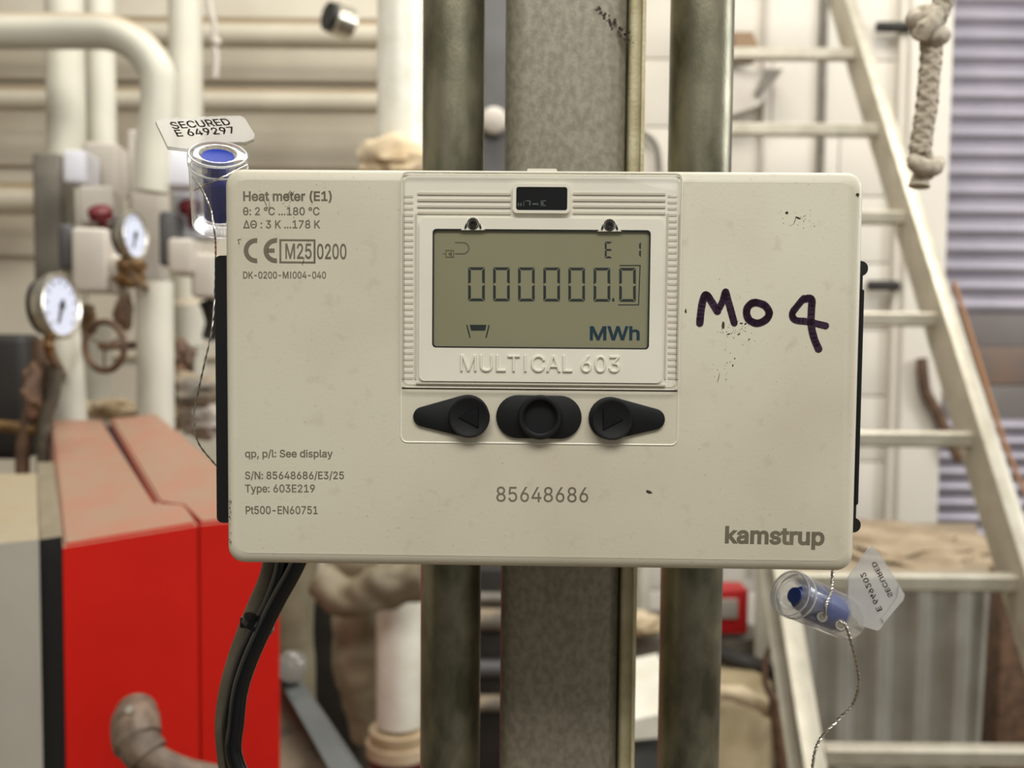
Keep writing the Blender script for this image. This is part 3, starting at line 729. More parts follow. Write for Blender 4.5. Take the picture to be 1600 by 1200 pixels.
# seal at the top left corner
Yq = .326; c1 = at(340.5, 240, Yq); view = (CP - c1).normalized(); upv = RC @ Vector((0, 1, 0)); rightv = RC @ Vector((1, 0, 0))
axis = (view * math.sin(R(27)) + (upv - view * upv.dot(view)).normalized() * math.cos(R(27))).normalized()
axis = (axis + rightv * -.02).normalized(); r1 = S(46, Yq)
s1 = seal(c1, axis, r1, S(128, Yq), 'clear security seal with bright blue core at the top left corner of the meter')
mb = MB(); mb.lathe(c1, axis, [(-r1 * 2.5, r1 * .3), (-r1 * 2.4, r1 * .5), (-r1 * .9, r1 * .5), (-r1 * .8, r1 * .35), (-r1 * .42, r1 * .35), (-r1 * .34, r1 * .53), (-r1 * .1, r1 * .53), (-r1 * .13, r1 * .4), (-r1 * .14, r1 * .05)], 36); part(mb, 'blue_core', M['blue'], s1)
po = c1 - axis * r1 * .18
def onp(px, py, o=po, n=axis): return hit(px, py, o, n)
fl = [(243, 189), (256, 184.5), (374, 180.5), (382, 184), (398, 210), (397, 216), (384, 222), (320, 222), (296, 233), (262, 228.5)]
mb = MB(); mb.prism([onp(x, y) for x, y in fl], -axis * .0013); f1 = part(mb, 'seal_tag', M['tagclear'], s1, smooth=False)
def tag_text(s, o_px, e_px, t_px, pl_o, pl_n, root, lift, mirror=False):
    lift = .00004
    o = hit(*o_px, pl_o, pl_n); e = hit(*e_px, pl_o, pl_n); t = hit(*t_px, pl_o, pl_n)
    ux = e - o; wd = ux.length; ux.normalize(); uy = (t - o) - ux * (t - o).dot(ux); cap = uy.length; uy.normalize()
    mb = MB(); text_to(mb, s, o + pl_n * lift, ux, uy, wd, cap, 0, .014); return part(mb, 'tag_lettering', M['tagink'], root, smooth=False)
tag_text('SECURED', (270, 201.5), (362, 195), (268, 191), po, axis, f1, .0001)
tag_text('E 649297', (277, 213.5), (369, 208), (275, 203), po, axis, f1, .0001)
def wire(mb, pts, r, twist=True, turns=60):
    pts = crom(pts, 14)
    if not twist: mb.tube(pts, r, 6); return
    for ph in (0, math.pi):
        q = []; up = Vector((0, 1, 0))
        for i, p in enumerate(pts):
            d = (pts[min(i + 1, len(pts) - 1)] - pts[max(i - 1, 0)]).normalized(); a = (up - d * up.dot(d)).normalized(); b = d.cross(a)
            t = i * .9 + ph; q.append(p + (a * math.cos(t) + b * math.sin(t)) * r * .55)
        mb.tube(q, r * .6, 6)
mb = MB(); Yc = Yq - .0115
wire(mb, [at(386, 258, Yq), at(350, 276, Yc), at(318, 290, Yc), at(304, 297, Yq)], .0003)
wire(mb, [at(300, 276, Yq - .008), at(312, 290, Yc), at(324, 314, Yc), at(331, 335, Yc), at(336, 370, Yc), at(337, 402, .332), at(336, 450, .34), at(331, 515, .337), at(319, 570, .335), at(307, 625, .333), at(304, 655, .333), at(310, 692, .333), at(338, 728, .334)], .00033)
part(mb, 'seal_wire', M['steel'], s1)
# seal below the right corner
Y2 = .345; c2 = at(1234, 927, Y2); e2 = at(1326, 968, Y2 + .019); axis2 = (c2 - e2).normalized(); r2 = S(38, Y2)
s2 = seal(c2, axis2, r2, (c2 - e2).length, 'clear security seal with mirrored tag hanging below the right end of the meter')
mb = MB(); mb.lathe(c2, axis2, [(-r2 * 3.25, r2 * .55), (-r2 * 3.15, r2 * .74), (-r2 * 1.7, r2 * .74), (-r2 * 1.62, r2 * .5), (-r2 * .75, r2 * .5), (-r2 * .7, r2 * .3), (-r2 * .3, r2 * .34), (-r2 * .28, r2 * .05)], 36); part(mb, 'blue_core', M['bluedark'], s2)
for x, y in ((1284.5, 964), (1313.5, 977)):
    mb = MB(); cc = at(x, y, Y2 - .006); v_ = (CP - cc).normalized(); mb.lathe(cc - v_ * .004, v_, [(0, S(8.5, Y2)), (.0045, S(8.5, Y2)), (.005, S(8, Y2)), (.005, S(6, Y2)), (.0, S(5, Y2))], 24, cap=False); part(mb, 'wire_hole_collar', M['clearrim'], s2)
    mb = MB(); uu = v_.cross(Vector((0, 0, 1))).normalized(); ww = v_.cross(uu); mb.tube([cc + v_ * .001 + (uu * math.cos(t) + ww * math.sin(t)) * S(8.6, Y2) for t in [2 * math.pi * k / 24 for k in range(25)]], .00018, 6, False); part(mb, 'hole_outline', M['darkgrey'], s2)
    mb = MB(); mb.lathe(cc - v_ * .0035, v_, [(0, S(5.6, Y2)), (.0003, S(5.6, Y2))], 20); part(mb, 'wire_hole', M['rib'], s2)
po2 = at(1360, 925, .358); n2 = (CP - po2).normalized(); n2 = (n2 + rightv * .30 - upv * .1).normalized()
fl2 = [(1358, 856), (1362, 853.5), (1376, 866), (1407, 918), (1411, 928), (1409, 936), (1376, 982), (1371, 985.5), (1342, 977), (1325, 950), (1326, 902)]
mb = MB(); mb.prism([hit(x, y, po2, n2) for x, y in fl2], -n2 * .0013); f2 = part(mb, 'seal_tag', M['tagpale'], s2, smooth=False)
mb = MB(); mb.prism([hit(x, y, po2, n2) for x, y in ((1403, 914), (1412, 928), (1410, 937), (1380, 972), (1376, 966), (1401, 932))], n2 * .0012); part(mb, 'tag_edge', M['tagpale'], f2)
tag_text('SECURED', (1389, 934), (1361.5, 880), (1394, 928), po2, n2, f2, .00012)
tag_text('E 649202', (1371, 956), (1344, 897), (1377, 949.5), po2, n2, f2, .00012)
mb = MB()
wire(mb, [at(1301, 885, Y2), at(1300, 906, Y2), at(1299, 925, Y2 - .004), at(1291, 945, Y2 - .011), at(1289, 955, Y2 - .011), at(1288, 963, Y2 - .009)], .00055)
wire(mb, [at(1312, 971, Y2 - .008), at(1319, 974, Y2 - .013), at(1325, 988, Y2 - .013), at(1334, 1020, Y2 - .01), at(1340.5, 1050, Y2 - .006), at(1341, 1075, Y2 - .004), at(1331, 1102, Y2), at(1308, 1126, Y2), at(1284, 1151, Y2), at(1274, 1172, Y2), at(1269, 1200, Y2), at(1264, 1240, Y2)], .00055)
part(mb, 'seal_wire', M['steel'], s2)

# ------------------------------------------------------------------ cables under the meter
def cable(pts, r, m, label, group='cables leaving the bottom of the meter'):
    mb = MB(); mb.tube(crom([at(*p) for p in pts], 10), r, 18); return single(mb, 'cable', M[m], label, 'cable', group)
cable([(474, 860, .345), (458, 895, .345), (433, 940, .345), (411, 985, .345), (389, 1035, .345), (375, 1080, .345), (369, 1130, .345), (366, 1180, .345), (390, 1240, .345)], .0030, 'cableblack', 'shiny black cable in front of the bundle under the left of the meter')
cable([(446, 860, .352), (439, 900, .352), (422, 945, .352), (401, 985, .352), (381, 1030, .352), (367, 1080, .352), (360, 1130, .352), (362, 1180, .352), (372, 1240, .352)], .0032, 'cableblack', 'second black cable running behind the shiny one')
cable([(430, 860, .358), (419, 905, .358), (402, 945, .358), (386, 985, .358), (370, 1030, .358), (357, 1080, .358), (351, 1130, .358), (354, 1180, .358), (364, 1240, .358)], .0036, 'cablegrey', 'dusty grey brown cable on the left of the bundle')
mb = MB(); a = at(388, 966, .352); b = at(418, 984, .348); mid = (a + b) / 2; ax = (at(380, 1010, .35) - at(425, 930, .35)).normalized()
mb.lathe(mid - ax * .0011, ax, [(0, .0056), (.0001, .0063), (.0021, .0063), (.0022, .0056)], 24); mb.box(a + Vector((-.0005, -.003, -.0005)), (.003, .003, .004), bevel=.0005); mb.box(b + Vector((.0, -.002, .0)), (.0026, .0022, .0022), bevel=.0005)
single(mb, 'cable_tie', M['cableblack'], 'black cable tie around the cable bundle below the meter', 'cable tie')

# ------------------------------------------------------------------ rope
Yr = .60; rp = empty('knotted_rope', at(1440, 280, Yr), 'cream braided rope with a knot, hanging in front of the roller shutter', 'rope')
path = crom([at(x, y, Yr) for x, y in ((1502, -120), (1492, -60), (1480, -20), (1469, 15), (1455, 45), (1455, 80), (1452, 120), (1448, 165), (1442, 205), (1437, 240))], 14)
mb = MB(); mb.tube(path, .0056, 16)
for ph in range(8):
    q = []; up = Vector((0, 1, 0)); sg_ = 1 if ph % 2 else -1
    for i, p in enumerate(path):
        d = (path[min(i + 1, len(path) - 1)] - path[max(i - 1, 0)]).normalized(); a = (up - d * d.dot(up)).normalized(); b = d.cross(a); t = i * .26 * sg_ + (ph // 2) * math.pi / 2
        rr_ = .0047 + .0004 * math.sin(i * .52 * 2 + ph); q.append(p + (a * math.cos(t) + b * math.sin(t)) * rr_)
    mb.tube(q, .0019, 8)
part(mb, 'braid', M['rope'], rp)
def loop(c, rx, rz, ry, tilt, r, n=36, ph=0):
    mat_ = Matrix.Rotation(tilt, 3, 'Y'); return [c + mat_ @ Vector((rx * math.cos(2 * math.pi * k / n), ry * math.sin(2 * math.pi * k / n + ph), rz * math.sin(2 * math.pi * k / n))) for k in range(n + 1)]
mb = MB(); mb.tube(loop(at(1444, 27, Yr), .0048, .0032, .006, R(-25), .0058), .0057, 14); mb.tube(loop(at(1454, 52, Yr), .0062, .0028, .006, R(12), .006), .0058, 14); mb.tube([at(1462, 20, Yr - .006), at(1458, 34, Yr - .010), at(1444, 44, Yr - .011), at(1438, 58, Yr - .008)], .0052, 12); part(mb, 'knot', M['rope'], rp)
mb = MB(); mb.tube(crom([at(x, y, Y) for x, y, Y in ((1426, 248, Yr - .002), (1432, 256, Yr - .006), (1446, 262, Yr - .008), (1460, 262, Yr - .004), (1466, 254, Yr + .002))], 6), [.0040] * 4 + [.0052] * 16 + [.0044] * 5, 12)
mb.tube(crom([at(x, y, Y) for x, y, Y in ((1440, 238, Yr), (1445, 250, Yr + .003), (1452, 262, Yr + .004), (1446, 270, Yr + .003))], 6), .0058, 12); part(mb, 'end_knot', M['rope'], rp)
mb = MB(); mb.lathe(at(1440, 262, Yr), Vector((-.15, -.1, -1)), [(0, .0045), (.006, .0050), (.012, .0066), (.0125, .003)], 14)
part(mb, 'frayed_end', M['rope'], rp)

# ------------------------------------------------------------------ ladder
LR, LL = .843, .468
def rung_pos(k): return (2.44 - .1694 * k, 1.5 + .700 - .2223 * k)
dv = Vector((0, -.1694, -.2223)).normalized(); nv = Vector((0, -.2223, .1694)).normalized(); RL = Matrix((Vector((1, 0, 0)), dv, nv)).transposed()
kf = 9.9; y9, z9 = rung_pos(kf)
lad = empty('aluminium_ladder', (LR, y9, z9 - .02), 'pale aluminium ladder leaning back across the right side in front of the shutter', 'ladder')
ya, za = rung_pos(-3.4)
for sx, X in ((1, LR), (-1, LL)):
    mb = MB(); c = Vector((X + sx * .018, (ya + y9) / 2, (za + z9) / 2)); ln = (Vector((0, ya, za)) - Vector((0, y9, z9))).length
    mb.box(c - Vector((sx * .014, 0, 0)), (.005, ln, .080), RL, .001)
    o_ = part(mb, 'stile', M['aluside'], lad)
    for s_ in (-1, 1):
        mb = MB(); mb.box(c + nv * .042 * s_ + Vector((-.003 if sx > 0 else -.004, 0, 0)), (.028, ln, .006), RL, .0012); part(mb, 'flange', M['alu'], o_)
for k in range(-3, 10):
    y, z = rung_pos(k); mb = MB()
    c = Vector(((LL + LR) / 2, y, z)); prof = [(.017, .012), (.012, .017), (-.012, .017), (-.017, .012), (-.017, -.012), (-.012, -.017), (.012, -.017), (.017, -.012)]
    mb.loft([[Vector((x, c.y + a * .85, c.z + b * .85)) for a, b in prof] for x in (LL - .012 + .02, LR + .002)])
    part(mb, 'rung', M['alu'], lad, smooth=False)

# ------------------------------------------------------------------ things on the right
def one(fn, name, m, label, cat, group=None, smooth=True):
    mb = MB(); fn(mb); return single(mb, name, M[m], label, cat, group, smooth)
# ribbed metal bin with dusty top
tk = empty('ribbed_metal_tank', (at(1450, 900, 1.95).x, 2.15, 0), 'grey ribbed sheet metal tank with a dusty top, behind the lower ladder', 'tank')
A_ = [at(1232, 900, 1.92), at(1548, 900, 1.92), at(1525, 832, 2.45), at(1262, 832, 2.45)]; zt = 1.5 - .48
tp = [Vector((p.x, p.y, zt)) for p in A_]
cx_ = sum(p.x for p in tp) / 4; cy_ = sum(p.y for p in tp) / 4
def shr(p, s, z, top=True): return Vector((cx_ + (p.x - cx_) * s, cy_ + (p.y - cy_) * s, z))
mb = MB(); mb.loft([[shr(p, s, z) for p in tp] for s, z in ((.99, zt - .03), (1.0, zt - .028), (1.0, zt - .003), (.99, zt))]); part(mb, 'lid', M['bin'], tk, smooth=False)
mb = MB()
def ribring(s, z):
    out = []
    for i in range(4):
        a = tp[i]; b = tp[(i + 1) % 4]; d = (b - a); L_ = d.length; nrm = Vector((d.y, -d.x, 0)).normalized(); n = 48
        for k in range(n):
            t = k / n; w_ = .010 * max(-1, min(1, 1.6 * math.sin(2 * math.pi * t * L_ / .085)))
            p = a + d * t + nrm * w_; out.append(shr(p, s, z))
    return out
mb.loft([ribring(.955, zt - .03), ribring(.90, .45), ribring(.86, .01)]); part(mb, 'ribbed_body', M['bin'], tk)
mb = MB(); 
lump(mb, (cx_, cy_ + .03, zt - .004), (.235, .23, .030), 3, .35, 3.5, 5)
part(mb, 'dust_heap', M['dust'], tk)['kind'] = 'stuff'
# wall conduits and little fittings
for px, lab in ((1277, 'thin grey conduit on the white wall just left of the ladder stile'), (1187, 'thin grey conduit on the white wall close to the galvanised conduit')):
    one(lambda b: vpipe(b, px, -200, 900, 12 if px > 1200 else 8, YW - .06), 'wall_conduit', 'midgrey' if px > 1200 else 'lightgrey', lab, 'conduit', 'conduits on the white wall')
br = empty('wall_bracket', at(1185, 140, YW - .15), 'grey angled bracket high on the white wall left of the ladder', 'bracket')
mb = MB(); mb.prism([at(1140, 112, 3.0), at(1222, 112, 3.0), at(1186, 165, 3.0), at(1140, 180, 3.0)], (0, .10, 0)); part(mb, 'gusset', M['lightgrey'], br, False)
mb = MB(); mb.prism([at(1196, 108, 2.99), at(1224, 108, 2.99), at(1186, 152, 2.99), at(1180, 145, 2.99)], (0, .05, 0)); part(mb, 'strap', M['midgrey'], br, False)
one(lambda b: b.prism([at(1146, 50, 2.95), at(1176, 50, 2.95), at(1190, 84, 2.95), at(1150, 84, 2.95)], (0, .12, 0)), 'cardboard_box', 'cardboard', 'small brown cardboard box between the galvanised conduit and the top rungs', 'box', smooth=False)
for x0_, x1_, y_, lab in ((1370, 1420, 42, 'black wall bolt level with the rope knot'), (1356, 1402, 446, 'black wall bolt seen between ladder rungs, lower one')):
    mb = MB(); a = at(x0_, y_, YW - .09); b = at(x1_, y_, YW - .09); mb.tube([(a.x, YW - .09, a.z), (b.x, YW - .09, a.z)], .016, 14); mb.tube([(b.x, YW - .09, a.z), (b.x, YW - .04, a.z)], .012, 12)
    single(mb, 'wall_bolt', M['dark'], lab, 'bolt', 'black bolts on the white wall')
mb = MB(); mb.tube(crom([at(x, y, 2.3) for x, y in ((1490, 440), (1512, 510), (1540, 600), (1562, 670), (1580, 720), (1604, 775), (1630, 840))], 8), .006, 8); single(mb, 'orange_cord', M['orange'], 'thin orange brown cord slanting down behind the ladder stile', 'cord')
mb = MB(); mb.tube(crom([at(x, y, 3.02) for x, y in ((1440, 560), (1446, 610), (1462, 640), (1485, 690), (1500, 720))], 8), .018, 8); single(mb, 'brown_strap', M['brown'], 'short brown strap hanging beside the white jamb post', 'strap')
one(lambda b: pbox(b, 1560, 900, 1700, 1290, 2.6, .3, .01, -8), 'brown_crate', 'brown', 'dark brown crate right of the ribbed tank', 'crate')
# behind the lower right: sign, pipe, chain loop, drum
sg = empty('fire_sign', at(1145, 955, 2.3), 'red framed box with a pale grey face just right of the galvanised conduit', 'sign')
mb = MB(); pbox(mb, 1092, 920, 1170, 993, 2.3, .08, .006); part(mb, 'case', M['signred'], sg)
mb = MB(); pbox(mb, 1106, 936, 1154, 968, 2.294, .02, .003); part(mb, 'face', M['signface'], sg)
one(lambda b: vpipe(b, 1196, 880, 1100, 34, 2.2), 'white_riser_pipe', 'white', 'short white riser pipe between the red sign and the ladder', 'pipe')
mb = MB(); rc = at(1212, 1048, 1.82); mb.tube([rc + Vector((S(18, 1.82) * math.cos(t), 0, S(42, 1.82) * math.sin(t))) for t in [2 * math.pi * k / 24 for k in range(25)]], .006, 8); mb.tube([rc + Vector((0, 0, S(42, 1.82))), at(1216, 900, 1.82)], .006, 8); mb.tube([rc - Vector((0, 0, S(42, 1.82))), at(1224, 1210, 1.82)], .013, 8)
single(mb, 'hanging_loop', M['brown'], 'rusty brown loop hanging left of the ladder foot', 'loop')
one(lambda b: (b.lathe((at(1145, 1100, 1.9).x, 2.03, 0), (0, 0, 1), [(0, .12), (at(1135, 1100, 1.9).z - .02, .12), (at(1135, 1100, 1.9).z, .11)], 30)), 'cream_drum', 'barrel', 'cream insulated drum low behind the right galvanised conduit', 'drum')
one(lambda b: crumple(b, [at(1070, 1092, 1.86), at(1130, 1082, 1.84), at(1175, 1092, 1.84), at(1215, 1115, 1.86), at(1270, 1130, 1.9)], [.014, .016, .014], .2), 'rope_coil', 'tan', 'tan cord lying over the top of the cream drum', 'cord')
one(lambda b: crumple(b, [at(1100, 1000, 2.14), at(1140, 1028, 2.12), at(1190, 1044, 2.11), at(1215, 1052, 2.11)], [.02, .018], .1), 'dark_cable_run', 'dark', 'dark cable curving below the red framed box', 'cable')
one(lambda b: vpipe(b, 1140, 985, 1400, 100, 2.38), 'grey_tank', 'midgrey', 'grey cylindrical vessel below the red framed box', 'vessel')
one(lambda b: pbox(b, 1228, 900, 1300, 1260, 2.5, .3, .01), 'dark_cabinet', 'dark', 'dark cabinet between the drum and the ribbed tank', 'cabinet')
# slot between strut and right conduit
one(lambda b: vpipe(b, 1004, 870, 990, 22, 2.4), 'white_drop_pipe', 'white', 'white drop pipe seen in the slot under the meter right of the strut', 'pipe')
one(lambda b: pbox(b, 985, 985, 1075, 1065, 2.3, .2, .02), 'grey_pump_body', 'midgrey', 'grey pump body in the slot right of the strut', 'pump')
mb = MB(); mb.prism([at(975, 1128, 1.7), at(1060, 1110, 1.7), at(1060, 1150, 1.7), at(975, 1158, 1.7)], (0, .25, .02)); single(mb, 'white_sheet', M['glosswhite'], 'white sheet panel low in the slot right of the strut', 'panel', smooth=False)
one(lambda b: pbox(b, 960, 1152, 1050, 1300, 1.75, .25, .01), 'grey_crate', 'steelbeam', 'blue grey crate under the white sheet panel', 'crate')
one(lambda b: (lump(b, at(1000, 975, 2.25), (.05, .04, .03), 4), lump(b, at(1005, 1085, 2.12), (.05, .05, .045), 6)), 'insulation_wrap', 'tan', 'tan insulation wrap around the grey pump body', 'insulation')
mb = MB(); mb.tube(crom([at(x, y, 3.08) for x, y in ((985, 205), (1008, 210), (1026, 230), (1030, 270))], 8), .009, 10); single(mb, 'grey_flex_hose', M['midgrey'], 'thin grey hose curving in the slot above the meter right of the strut', 'hose')
# slot between left conduit and strut
one(lambda b: pbox(b, 725, -60, 815, 640, 2.1, .3, .01), 'grey_locker', 'darkgrey', 'dark blue grey panel cabinet in the slot above the meter', 'cabinet')
mb = MB(); mb.lathe(at(772, 192, 2.1), (0, -1, 0), [(0, .028), (.03, .028), (.035, .02)], 20); single(mb, 'small_white_fitting', M['lightgrey'], 'small pale fitting on the dark panel cabinet', 'fitting')
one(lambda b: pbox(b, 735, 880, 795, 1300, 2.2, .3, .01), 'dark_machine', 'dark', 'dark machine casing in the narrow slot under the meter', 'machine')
for i, (y0_, y1_, m_, lab) in enumerate(((925, 945, 'midgrey', 'pale valve on the dark frame, uppermost in the narrow slot'), (948, 985, 'concrete', 'tan valve body on the dark frame, second in the narrow slot'), (1030, 1058, 'darkgrey', 'grey valve on the dark frame, third in the narrow slot'), (1085, 1112, 'concrete', 'tan pipe stub on the dark frame, lowest in the narrow slot'))):
    mb = MB(); hpipe(mb, (y0_ + y1_) / 2, 742, 800, y1_ - y0_, 2.19, 20); single(mb, 'valve_stub', M[m_], lab, 'valve', 'valves in the narrow slot')

# ------------------------------------------------------------------ white pipework on the left
def pipe(fn, label, m='white', name='white_pipe', group='white pipes on the left'):
    mb = MB(); fn(mb); return single(mb, name, M[m], label, 'pipe', group)
for y_, w_, lab in ((48, 42, 'upper horizontal cream pipe along the back wall'), (152, 38, 'middle horizontal cream pipe along the back wall'), (306, 50, 'lower horizontal cream pipe at the left edge of the back wall')):
    x1_ = 640 if y_ < 200 else 70
    pipe(lambda b: hpipe(b, y_, -1090, x1_, w_, 3.0), lab, 'white2', 'wall_pipe', 'horizontal pipes along the back wall')
Y_ = 1.75
pipe(lambda b: b.tube(crom([at(x, y, Y_) for x, y in ((-2400, 50), (-1200, 49), (-400, 49), (-40, 49), (60, 49), (130, 49), (176, 52), (216, 72), (243, 108), (248, 145), (246, 190), (240, 230), (236, 300))], 8), S(27, Y_), 30), 'thick white pipe with an elbow bending down at the top left')
pipe(lambda b: vpipe(b, 104, -120, 470, 56, 2.0), 'white vertical pipe passing behind the elbow pipe, leftmost riser')
pipe(lambda b: vpipe(b, 156, -120, 420, 48, 2.15), 'white vertical pipe second from the left behind the elbow')
pipe(lambda b: vpipe(b, 292, -120, 640, 50, 2.3), 'slim white vertical pipe behind the top left seal')
pipe(lambda b: vpipe(b, 243, 440, 700, 56, 1.65), 'short white vertical pipe below the far gauge')
pipe(lambda b: b.tube([at(92, 455, 1.6), at(104, 560, 1.6), at(112, 700, 1.6)], S(25, 1.6), 26), 'white pipe running down from the near gauge behind the red boiler')
pipe(lambda b: vpipe(b, 157, 500, 1300, 42, 1.9), 'short white pipe behind the brown handwheel')
dp = empty('jacketed_pipe', at(626, 1140, 1.75), 'thick glossy white jacketed pipe just left of the galvanised conduit', 'pipe')
mb = MB(); c_ = vpipe(mb, 626, -200, 1130, 74, 1.75, 36); part(mb, 'jacket', M['glosswhite'], dp)
mb = MB(); zf = at(626, 1150, 1.75).z; mb.lathe((c_.x, 1.75, zf), (0, 0, 1), [(-.03, .03), (-.03, .062), (-.008, .062), (-.008, .05), (.006, .05), (.006, .056), (.016, .056), (.016, .04)], 30); part(mb, 'flange', M['tan'], dp)
mb = MB(); mb.lathe((c_.x, 1.75, zf - .052), (0, 0, 1), [(0, .03), (0, .058), (.016, .058), (.016, .03)], 30); part(mb, 'red_gasket', M['redknob'], dp)
mb = MB(); mb.tube([(c_.x, 1.75, zf - .05), (c_.x, 1.75, zf - .35)], .03, 20); part(mb, 'stub', M['tan'], dp)
mb = MB(); lump(mb, at(610, 245, 1.68), (.058, .04, .036), 2, .3); lump(mb, at(640, 262, 1.68), (.05, .04, .035), 5, .3); lump(mb, at(588, 268, 1.68), (.03, .03, .02), 8, .3); single(mb, 'insulation_bundle', M['tan'], 'lumpy tan insulation on the white jacketed pipe just above the meter', 'insulation')
# dangling hose with bulb
mb = MB(); mb.tube(crom([at(x, y, 2.2) for x, y in ((318, -60), (328, 10), (335, 40), (334, 60), (338, 90), (336, 122))], 8), S(4.5, 2.2), 10); lump(mb, at(338, 66, 2.2), (.011, .011, .011), 1, 0)
single(mb, 'dangling_tube', M['lightgrey'], 'thin grey tube dangling beside the slim white pipe', 'tube')
vn = empty('vent_cap', at(527, 32, 2.6), 'small black and chrome vent cap in front of the upper horizontal pipe', 'cap')
mb = MB(); o_ = at(536, 34, 2.6); ax_ = Vector((-.75, -.6, .12)); mb.lathe(o_, ax_, [(-.03, .02), (-.02, .042), (.03, .042), (.035, .036)], 24); part(mb, 'body', M['chrome'], vn)
mb = MB(); mb.lathe(o_ + ax_.normalized() * .035, ax_, [(0, .038), (.012, .038), (.012, .02)], 24); part(mb, 'black_mouth', M['black'], vn)

# gauges
def gauge(px, py, rpx, Y, ang, label, back):
    root = empty('pressure_gauge', at(px, py, Y), label, 'gauge', 'round gauges on the white pipes'); c = at(px, py, Y); n = Vector((math.sin(R(ang)), -math.cos(R(ang)), .06)).normalized(); r = S(rpx, Y)
    mb = MB(); mb.lathe(c, n, [(-r * .5, r * .5), (-r * .48, r * .86), (-r * .2, r * .9), (-r * .18, r), (r * .04, r), (r * .06, r * .96), (r * .02, r * .88), (-r * .04, r * .86)], 36); part(mb, 'case', M['chrome'], root)
    mb = MB(); mb.lathe(c, n, [(-r * .62, r * .3), (-r * .60, r * .84), (-r * .44, r * .88)], 30); part(mb, 'back_cover', M['black'], root)
    mb = MB(); mb.lathe(c, n, [(-r * .05, r * .86), (-r * .02, r * .86)], 36); d = part(mb, 'dial', M['dial'], root)
    mb = MB(); t = n.cross(Vector((0, 0, 1))).normalized(); dd = (Vector((0, 0, -1)) * .9 + t * .35).normalized(); a = c + n * .0012
    mb.tube([a - dd * r * .2, a + dd * r * .55], r * .045, 6); mb.lathe(a, n, [(-.001, r * .1), (.002, r * .1)], 12); part(mb, 'needle', M['dark'], root)
    mb = MB()
    up_ = Vector((0, 0, 1)); up_ = (up_ - n * up_.dot(n)).normalized()
    for k in range(11):
        an = R(-135 + 27 * k); v = up_ * math.cos(an) + t * math.sin(an); mb.tube([c + n * .0 + v * r * .66, c + v * r * .78], r * .018, 5)
    part(mb, 'scale_marks', M['dark'], root)
    g0 = c - n * r * .4
    mb = MB(); mb.tube(crom([g0 - Vector((0, 0, r * .8)), g0 - Vector((0, 0, r * 1.35)), at(*back)], 6), r * .16, 12); part(mb, 'stem', M['brass'], root)
gauge(96, 478, 52, 1.30, 83, 'round chrome gauge with a pale blue dial, the nearer and larger one at left', (98, 585, 1.585))
gauge(211, 368, 38, 1.50, 83, 'smaller round chrome gauge behind the larger one, between white pipes', (230, 452, 1.63))
mb = MB(); hw = at(163, 541, 1.56); r_ = S(39, 1.56)
mb.tube([hw + Vector((r_ * math.cos(t), -.02 * math.cos(t), r_ * .98 * math.sin(t))) for t in [2 * math.pi * k / 32 for k in range(33)]], .0055, 8)
for t in (.5, 2.6, 4.7): mb.tube([hw, hw + Vector((r_ * math.cos(t), 0, r_ * math.sin(t)))], .0018, 6)
mb.tube([hw + Vector((0, -.01, 0)), hw + Vector((.0, .33, 0))], .007, 8); single(mb, 'handwheel', M['brown'], 'thin brown valve handwheel ring below the smaller gauge', 'valve')
# valve actuators, housings and knobs
hs = [((112, 356, 166, 456), 1.6, 'lightgrey', 'light grey valve actuator box right of the larger gauge'),
      ((166, 398, 188, 460), 1.62, 'lightgrey', 'narrow grey housing right of the actuator box under the red knob'),
      ((262, 372, 302, 428), 1.7, 'lightgrey', 'grey actuator box right of the smaller gauge'),
      ((298, 395, 336, 465), 1.72, 'lightgrey', 'grey housing partly hidden by the left edge of the meter'),
      ((98, 234, 134, 286), 1.75, 'palebox', 'pale white box high on the leftmost riser'),
      ((252, 232, 296, 290), 1.75, 'palebox', 'pale bluish box behind the top left seal'),
      ((130, 222, 182, 300), 1.85, 'lightgrey', 'grey valve block on the second riser'),
      ((200, 205, 250, 440), 1.95, 'lightgrey', 'long grey pipe housing right of the far gauge'),
      ((52, 240, 96, 440), 1.875, 'midgrey', 'grey vertical housing left of the leftmost riser'),
      ((248, 330, 272, 415), 1.75, 'darkgrey', 'dark grey plate between the smaller gauge and the grey actuator'),
      ((90, 350, 112, 420), 1.62, 'darkgrey', 'dark plate left of the actuator box'),
      ((122, 290, 176, 352), 1.75, 'lightgrey', 'pale valve bonnet with a dark red knob above the actuator box'),
      ((270, 300, 330, 372), 1.85, 'palebox', 'pale valve with a dark red knob under the top left seal')]
for (b_, Y, m_, lab) in hs:
    if 'bonnet' in lab or 'under the top left seal' in lab:
        vv = empty('valve', at((b_[0] + b_[2]) / 2, b_[3], Y), lab, 'valve', 'valves with dark red knobs')
        mb = MB(); pbox(mb, *b_, Y, .09, .008, 8); part(mb, 'bonnet', M[m_], vv)
        kx, ky = (157, 333) if 'bonnet' in lab else (297, 323)
        q = at(kx, ky, Y - .03); mb = MB(); mb.lathe(q, (0, -.45, 1), [(-.04, .008), (-.012, .008), (-.01, .02), (.006, .022), (.012, .014), (.013, .003)], 20); part(mb, 'knob', M['redknob'], vv, label='dark red knob')
        continue
    one(lambda q: pbox(q, *b_, Y, .09, .008, 8), 'valve_housing', m_, lab, 'valve housing', 'housings on the pipework')
for x, y, lab in () and ((157, 333, 'dark red valve knob above the actuator box'), (297, 323, 'dark red valve knob beside the top left seal')):
    mb = MB(); mb.lathe(at(x, y, 1.55), (0, -.2, 1), [(-.012, .006), (-.01, .02), (.006, .022), (.012, .014), (.013, .003)], 20); single(mb, 'valve_knob', M['redknob'], lab, 'knob', 'dark red knobs')
